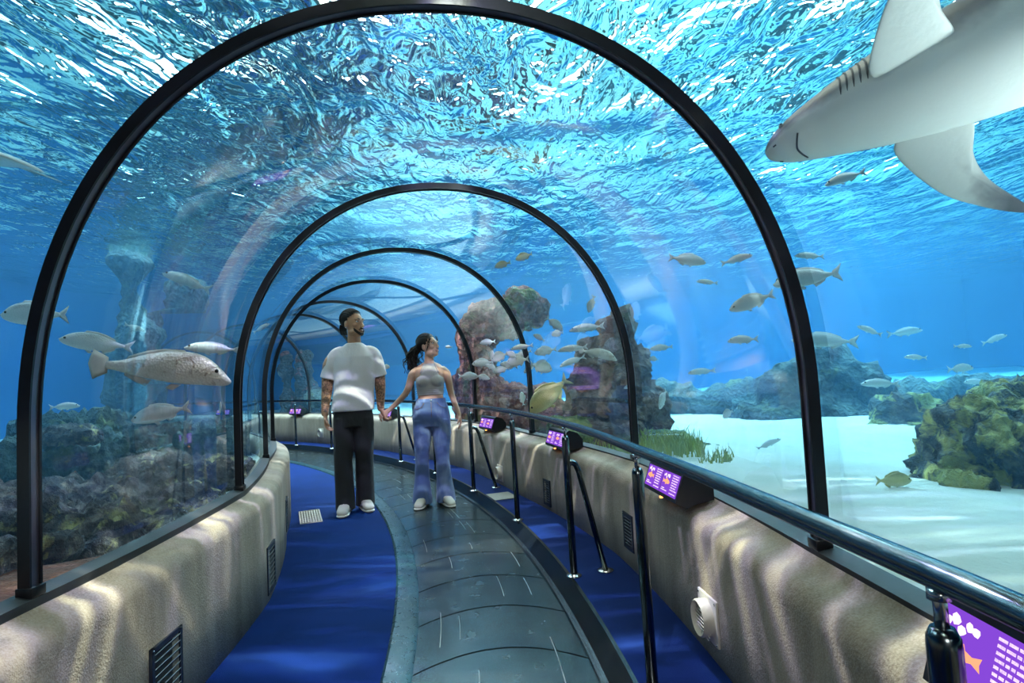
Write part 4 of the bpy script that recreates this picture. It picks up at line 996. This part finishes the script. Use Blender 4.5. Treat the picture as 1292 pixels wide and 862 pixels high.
    fins('tail_fin', [(-2.05, 0, .05), (-2.1, 0, .0)], (-2.62, 0, .44), [(-2.2, 0, .16), (-2.42, 0, .33)], [(-2.48, 0, .26), (-2.26, 0, .05), (-2.27, 0, -.22), (-2.16, 0, -.1)], .010, .3, tipdark=False)
    def surf(x, q, k=1.0): w, h, z = hw(x); return Vector((-x, w*math.cos(q)*k, z+(h if math.sin(q) > 0 else h*.86)*math.sin(q)*k))
    for s in (1, -1):
        for k in range(5):
            x = .262+.019*k; bm = bmesh.new(); tube(bm, [surf(x+.008*math.sin(j/6*PI), (q if s > 0 else PI-q), .99) for j, q in enumerate([-.55+.19*t for t in range(7)])], [.001]+[.0034]*5+[.001], 6); obj('gill_slit', bm, M['gill'], e)
        q = .12 if s > 0 else PI-.12
        bm = bmesh.new(); bmesh.ops.create_uvsphere(bm, u_segments=16, v_segments=10, radius=.0105, matrix=Matrix.Translation(surf(.078, q, .93))); ey = obj('eye', bm, M['sharkeye'], e)
        bm = bmesh.new(); bmesh.ops.create_uvsphere(bm, u_segments=12, v_segments=8, radius=.0055, matrix=Matrix.Translation(surf(.078, q, 1.02))); obj('pupil', bm, M['fish_eye'], ey)
        bm = bmesh.new(); tube(bm, [surf(.035+.01*t, (-.9 if s > 0 else PI+.9), 1.0) for t in (0, .5, 1)], .003, 6); obj('nostril', bm, M['gill'], e)
    bm = bmesh.new(); tube(bm, [surf(.100+.040*abs(math.cos(q))**1.5, q, .995) for q in [-PI/2-.62+j*1.24/16 for j in range(17)]], .0032, 6); obj('mouth', bm, M['gill'], e)
def ray_fish():
    c = at(-14, 196, 2.9); rt, up, bk = cam_axes(); e = empty('stingray'); m = Matrix((bk, rt, up)).transposed().to_4x4(); m.translation = c; e.matrix_world = m
    tag(e, 'wing tip of a pale grey ray at the left edge of the view', 'ray')
    bm = bmesh.new(); rings = []
    for i in range(17):
        y = -.23+.46*i/16; t = y/.23; ch = .17*(1-abs(t)**1.5)+.006; z = -.05*t*t - .02*t; th = .028*(1-abs(t))**.8+.003
        rings.append([Vector((ch*math.cos(q)-.06*abs(t), y, z+th*math.sin(q))) for q in [2*PI*j/16 for j in range(16)]])
    loft(bm, rings); obj('body', bm, M['fish_pale'], e)
    bm = bmesh.new(); tube(bm, [(-.12-.05*k, 0, .0) for k in range(8)], [.010-.001*k for k in range(8)], 8); obj('tail', bm, M['fish_pale'], e)
def grass(spots):
    rnd = random.Random(5); bm = bmesh.new()
    for px, py, w, n, hgt_, z in spots:
        for _ in range(n):
            p = onz(px+rnd.uniform(-w, w), py+rnd.uniform(-7, 12), z-.03); h = hgt_*rnd.uniform(.4, 1.1); a = rnd.uniform(0, 6.28); lean = rnd.uniform(.1, .5)*h; wd = rnd.uniform(.006, .012)
            side = Vector((math.cos(a), math.sin(a), 0)); rr = rnd.uniform(0, 6.28); ln = Vector((math.cos(rr), math.sin(rr), 0))*lean; prev = None
            for k in range(5):
                t = k/4; c = p + ln*t*t + Vector((0, 0, h*t)); q = side*wd*(1-t*.8); cur = (bm.verts.new(c-q), bm.verts.new(c+q))
                if prev: bm.faces.new((prev[0], prev[1], cur[1], cur[0]))
                prev = cur
    tag(obj('seagrass', bm, M['grass']), 'yellow-green seagrass growing on the sand beyond the right panes', kind='stuff')
def sea():
    sea_mats(); M['gill'] = plain('gill_dark', (.07, .065, .07), .6); M['sharkeye'] = plain('shark_eye', (.30, .30, .26), .2)
    shark(); ray_fish()
    B, D, PK, R_, BL = M['rock_brown'], M['rock_dark'], M['rock_pink'], M['rock_reef'], M['rock_blue']
    # right side
    rock('rock', 'big craggy boulder with yellow algae at the right edge of the view', [(1262, 590, 3.6, 78, 82), (1215, 640, 3.4, 62, 40), (1305, 540, 3.9, 60, 60), (1195, 595, 3.8, 36, 36), (1320, 650, 3.3, 90, 50), (1170, 640, 3.5, 26, 22)], BL, .028, .11, 3.2, seed=1)
    rock('rock', 'rounded algae-topped mound between the big boulder and the dim blue outcrop', [(1148, 525, 6.2, 36, 32), (1150, 560, 6.2, 52, 40), (1185, 560, 6.4, 40, 30)], BL, .07, .12, 1.6, seed=2)
    rock('rock', 'large dim blue outcrop behind the nearest rib\'s right leg', [(1045, 475, 8.0, 42, 42), (1005, 500, 8, 46, 44), (1075, 505, 8, 45, 46), (1010, 550, 7.8, 80, 50), (1085, 560, 7.6, 70, 42)], D, .09, .16, 1.2, seed=3)
    rock('rock', 'low dark rocks spread on the sand beneath the dim outcrop', [(1000, 585, 6.3, 56, 22), (1075, 590, 5.6, 60, 24), (1120, 582, 6, 30, 18), (940, 575, 7, 50, 20)], D, .07, .10, 1.8, seed=4)
    rock('rock', 'tall brown rock pillar behind the second rib\'s right leg', [(780, 418, 6.0, 19, 20), (768, 446, 6, 26, 22), (785, 470, 6, 26, 26), (762, 492, 5.9, 38, 28), (752, 525, 5.8, 42, 42), (795, 530, 6.1, 36, 52), (760, 570, 5.6, 56, 40)], B, .04, .15, 2.2, seed=5)
    rock('rock', 'leaning pink and green rock arch behind the third rib', [(655, 390, 8, 26, 15), (632, 402, 7.9, 30, 20), (607, 415, 7.8, 26, 24), (590, 440, 7.7, 20, 28), (600, 478, 7.6, 26, 36)], PK, .05, .17, 2.0, seed=6)
    rock('rock', 'purplish brown reef bank at the foot of the leaning pink rock', [(605, 500, 7.4, 42, 36), (660, 515, 7.0, 44, 26), (568, 505, 7.6, 34, 36), (700, 530, 6.8, 34, 20)], PK, .07, .16, 1.8, seed=7)
    rock('rock', 'low green weedy bank between the reef bank and the brown pillar', [(840, 560, 5.6, 40, 14), (880, 575, 5.6, 38, 12), (720, 545, 5.4, 40, 14)], M['rock_weed'], .05, .06, 2.4, seed=8)
    rock('rock', 'added long dim ridge hiding the far sand on the right', [(840, 512, 9.8, 40, 20), (900, 516, 9.6, 50, 20), (960, 515, 9.4, 50, 24), (1110, 520, 8.6, 50, 24), (1170, 518, 8.5, 50, 26), (1230, 516, 8.4, 50, 28), (1290, 516, 8.2, 60, 30), (1350, 520, 8, 60, 34)], D, .08, .2, 1.4, seed=21)  # ridge added to cover bright far sand, standing in for dim haze
    # far end of the tunnel
    rock('rock', 'dark pillar with red crest, farther left of two left of the man', [(361, 470, 15, 8, 20), (362, 505, 15, 9, 34), (360, 453, 15, 6, 8)], M['rock_crest'], .06, .10, 1.8, seed=9)
    rock('rock', 'dark pillar with red crest nearest the man\'s elbow', [(385, 468, 15, 10, 20), (387, 500, 15, 12, 30), (402, 508, 14.6, 10, 20), (383, 452, 15, 9, 7)], M['rock_crest'], .06, .10, 1.8, seed=10)
    rock('rock', 'pale stony slab just beyond the wall left of the man', [(402, 503, 13.8, 18, 9), (435, 510, 13.6, 26, 8)], D, .08, .08, 2, seed=11)
    # left side
    rock('reef_rock', 'encrusted reef slope with yellow coral just outside the left panes', [(265, 612, 4.6, 60, 26), (180, 640, 3.8, 70, 26), (235, 655, 3.6, 70, 28), (95, 640, 3.6, 60, 26), (130, 680, 3.0, 80, 30), (200, 600, 4.8, 50, 20)], R_, .030, .085, 5.0, seed=12)
    rock('reef_rock', 'low reef ledge by the left edge of the view', [(5, 660, 2.9, 60, 40), (30, 705, 2.5, 50, 22)], R_, .03, .08, 5, seed=13)
    rock('reef_rock', 'dim blue reef ridge far beyond the left panes', [(100, 548, 6.0, 60, 18), (190, 562, 6.2, 60, 20), (60, 575, 5, 50, 24), (270, 562, 6.6, 50, 20), (140, 580, 5.4, 60, 20)], D, .04, .14, 3.6, seed=14)
    rock('reef_rock', 'lit yellow coral head on the dim ridge', [(90, 552, 4.7, 26, 10), (70, 548, 4.8, 18, 8)], R_, .03, .06, 4, seed=15)
    rock('rock', 'tall dim rock column far behind the big spotted fish', [(165, 350, 9.5, 16, 70), (170, 470, 9.3, 24, 80), (150, 560, 9, 40, 40)], D, .1, .2, 1, seed=16)
    rock('rock', 'dim rock column far beyond the left panes, beside the second rib', [(232, 420, 10.5, 20, 70), (238, 520, 10.2, 30, 60)], D, .1, .2, 1, seed=17)
    bm = bmesh.new(); nn = 60; rings = []
    for i in range(nn+1):
        s = .2+2.6*i/nn; rings.append([F(s, o, .44+.16*math.sin(PI*min(1, (o+2.1)/.9*.5+.0))*math.sin(PI*i/nn)**.5+.02*noise.noise(Vector((s*5, o*5, 0)))) for o in [-2.1+.9*j/14 for j in range(15)]])
    loft(bm, rings, False, False); tag(obj('ground_gravel', bm, M['redgravel']), 'reddish gravel just outside the left panes', kind='structure')
    grass([(845, 566, 42, 420, .16, .50), (780, 566, 36, 300, .14, .48), (730, 560, 26, 160, .12, .48), (905, 580, 22, 90, .10, .46)])
    # fish: left side
    fl = 'fish beyond the left panes'; fr = 'fish beyond the right panes'; sch = 'school of silver fish around the pink rock'
    fish('meagre', 206, 466, 2.55, 168, -5, 'large spotted silver fish swimming right beyond the left panes', -8, fl)
    fish('bream', 43, 397, 3.1, 78, 180, 'pale fish passing behind the nearest rib\'s left leg', 8, fl)
    fish('bream', 121, 433, 3.0, 86, 172, 'slim silver fish heading left just above the large spotted fish', 10, fl, squash=.72)
    fish('slender', 268, 440, 3.3, 62, 176, 'thin pale fish above the large spotted fish\'s head', 20, fl)
    fish('bream', 202, 522, 2.9, 70, 193, 'silver fish heading left below the large spotted fish', 10, fl, squash=.85)
    fish('round', 278, 515, 3.4, 19, 70, 'tiny fish seen head-on near the second rib\'s foot', 30, fl)
    fish('slender', 171, 414, 4.6, 30, -20, 'faint small fish in the haze over the spotted fish\'s back', 0, fl)
    fish('slender', 82, 513, 4.0, 40, 4, 'small dark-backed fish low on the left above the yellow coral', 0, fl)
    fish('slender', 235, 355, 5.5, 66, 160, 'long faint fish high in the haze left of the second rib', 0, fl)
    fish('slender', 330, 414, 5, 24, 30, 'faint fish between the second and third ribs on the left', 0, fl)
    # right side
    fish('bream', 948, 381, 3.2, 64, 199, 'clear silver fish heading left, framed by the nearest rib on the right', 5, fr, squash=.78)
    fish('slender', 937, 429, 3.8, 40, 184, 'thin fish below the clear silver one at right', 0, fr, squash=1.2)
    fish('slender', 1018, 351, 3.4, 98, 190, 'long pale fish crossing behind the nearest rib\'s right leg', 10, fr, squash=1.1)
    fish('slender', 1021, 323, 4.3, 38, 178, 'small fish just above the long pale one', 0, fr)
    fish('slender', 930, 327, 3.6, 42, 16, 'yellowish slim fish heading right near the ripples', 0, fr)
    fish('bream', 868, 328, 3.6, 54, -4, 'dark-backed fish with raised fin under the ripples, right of the second rib', -20, fr, squash=.7)
    fish('slender', 892, 356, 4.6, 28, 175, 'faint little fish under the dark-backed one', 0, fr)
    fish('slender', 1066, 225, 3.0, 56, 198, 'small fish just beneath the shark\'s chin', 0, fr)
    fish('slender', 1097, 417, 5.2, 34, 160, 'small greenish fish in the open blue right of the nearest rib', 0, fr)
    fish('slender', 1142, 419, 6.6, 46, 8, 'faint long fish beside the small greenish one', 0, fr)
    fish('slender', 1255, 428, 6, 34, 20, 'faint fish high at the right edge of the blue', 0, fr)
    fish('slender', 1215, 437, 5, 24, 0, 'bright sliver of a fish at right, level with the rib leg', 0, fr)
    fish('slender', 1155, 451, 5.4, 30, 178, 'thin bright fish below the faint long one', 0, fr)
    fish('slender', 1212, 465, 5.2, 34, 5, 'oval teal fish above the big boulder', 0, fr, squash=1.4)
    fish('slender', 1040, 430, 5.0, 86, 178, 'long fish over the crest of the dim outcrop', 0, fr)
    fish('slender', 1110, 484, 5.0, 50, 180, 'flat pale fish over the algae-topped mound', 0, fr)
    fish('slender', 1232, 482, 6.0, 34, 180, 'thin fish skimming above the big boulder', 0, fr)
    fish('golden', 1128, 606, 3.2, 46, 2, 'yellow striped fish on the sand beside the big boulder', 0, fr)
    fish('round', 918, 522, 4.6, 19, 200, 'small round pale fish low over the sand', 30, fr)
    fish('slender', 885, 469, 5.4, 36, 186, 'thin fish between the second and nearest ribs', 0, fr)
    fish('slender', 970, 560, 5.2, 30, 30, 'little fish hovering above the bright sand', 20, fr)
    fish('bream', 834, 439, 5.2, 30, 186, 'small fish just right of the second rib', 0, fr, squash=.7)
    fish('round', 825, 453, 5.4, 12, 170, 'tiny round fish under the one right of the second rib', 0, fr)
    fish('round', 836, 504, 4.6, 26, 240, 'ragged pale fish beside the brown pillar', 30, fr)
    # the school
    S = [('bream', 746, 384, 22, 250, 'fish diving steeply above the school'), ('bream', 700, 409, 26, -38, 'fish angled down at the top of the school'), ('round', 703, 421, 15, 190, 'small round fish under the angled one'),
         ('slender', 740, 414, 44, 188, 'long fish leading left above the school'), ('bream', 680, 426, 16, 150, 'faint fish behind the third rib, upper side'), ('bream', 688, 443, 28, 190, 'plump fish heading left just right of the third rib'),
         ('slender', 722, 440, 36, 188, 'slim fish trailing the plump one'), ('meagre', 755, 447, 46, -12, 'large fish heading right in front of the brown pillar'), ('round', 683, 463, 28, -14, 'deep-bodied fish right of the third rib, lower side'),
         ('slender', 722, 456, 34, 200, 'faint streaky fish under the large one'), ('bream', 591, 475, 24, 0, 'pale fish at the left end of the school'), ('bream', 609, 476, 18, -12, 'fish touching the fourth rib'),
         ('round', 599, 444, 15, 90, 'round fish in front of the pink rock\'s neck'), ('bream', 615, 432, 19, 186, 'small fish against the pink rock face'), ('round', 620, 448, 12, 80, 'little round fish in the thick of the school, upper left'),
         ('round', 630, 450, 22, 200, 'deep fish in the middle of the school, upper'), ('bream', 609, 458, 26, 185, 'bright fish in the middle of the school, left'), ('round', 653, 455, 27, 188, 'bright deep fish in the school beside the third rib'),
         ('bream', 632, 467, 21, 192, 'fish on the underside of the school'), ('bream', 661, 446, 20, 200, 'fish overlapping the third rib'), ('bream', 642, 461, 22, 170, 'fish tucked behind the bright deep one'),
         ('slender', 658, 438, 28, 190, 'slim fish along the top of the thick school'), ('round', 659, 503, 17, 100, 'pale round fish low by the third rib'), ('bream', 668, 465, 18, 220, 'fish tilting down by the third rib'),
         ('bream', 620, 463, 16, 160, 'small fish under the bright left one'), ('round', 646, 448, 14, 150, 'small round fish left of the third rib'), ('bream', 793, 488, 12, 200, 'tiny fish against the brown pillar'), ('bream', 737, 478, 11, 30, 'tiny fish left of the brown pillar'),
         ('golden', 692, 499, 62, 222, 'big yellow fish nosing down right of the third rib'), ('golden', 661, 324, 22, 200, 'yellow fish under the ripples above the pink rock'), ('golden', 634, 334, 20, 195, 'smaller yellow fish beside the one above the pink rock'),
         ('round', 487, 463, 10, 0, 'tiny pale fish between the man and the woman'), ('bream', 566, 438, 9, 180, 'tiny bright fish in front of the woman\'s face')]
    for i, (k, px, py, L, a, lb) in enumerate(S):
        fish(k, px, py, 5.2+.5*math.sin(i*1.7)+(0 if px > 600 else 2.2), L*1.06, a, lb, 12*math.sin(i*2.9), sch)
mats(); structure(); world_and_lights(); camera(); fittings(); people(); sea()
sc = bpy.context.scene
sc.view_settings.view_transform = 'Standard'; sc.view_settings.look = 'None'; sc.view_settings.gamma = 1
sc.view_settings.exposure = 0.0
sc.view_settings.use_curve_mapping = False
sc.cycles.max_bounces = 10; sc.cycles.transparent_max_bounces = 24; sc.cycles.volume_bounces = 1
sc.cycles.diffuse_bounces = 3; sc.cycles.glossy_bounces = 5; sc.cycles.transmission_bounces = 8
sc.cycles.caustics_reflective = False; sc.cycles.caustics_refractive = False
sc.cycles.sample_clamp_indirect = 4; sc.cycles.use_denoising = True
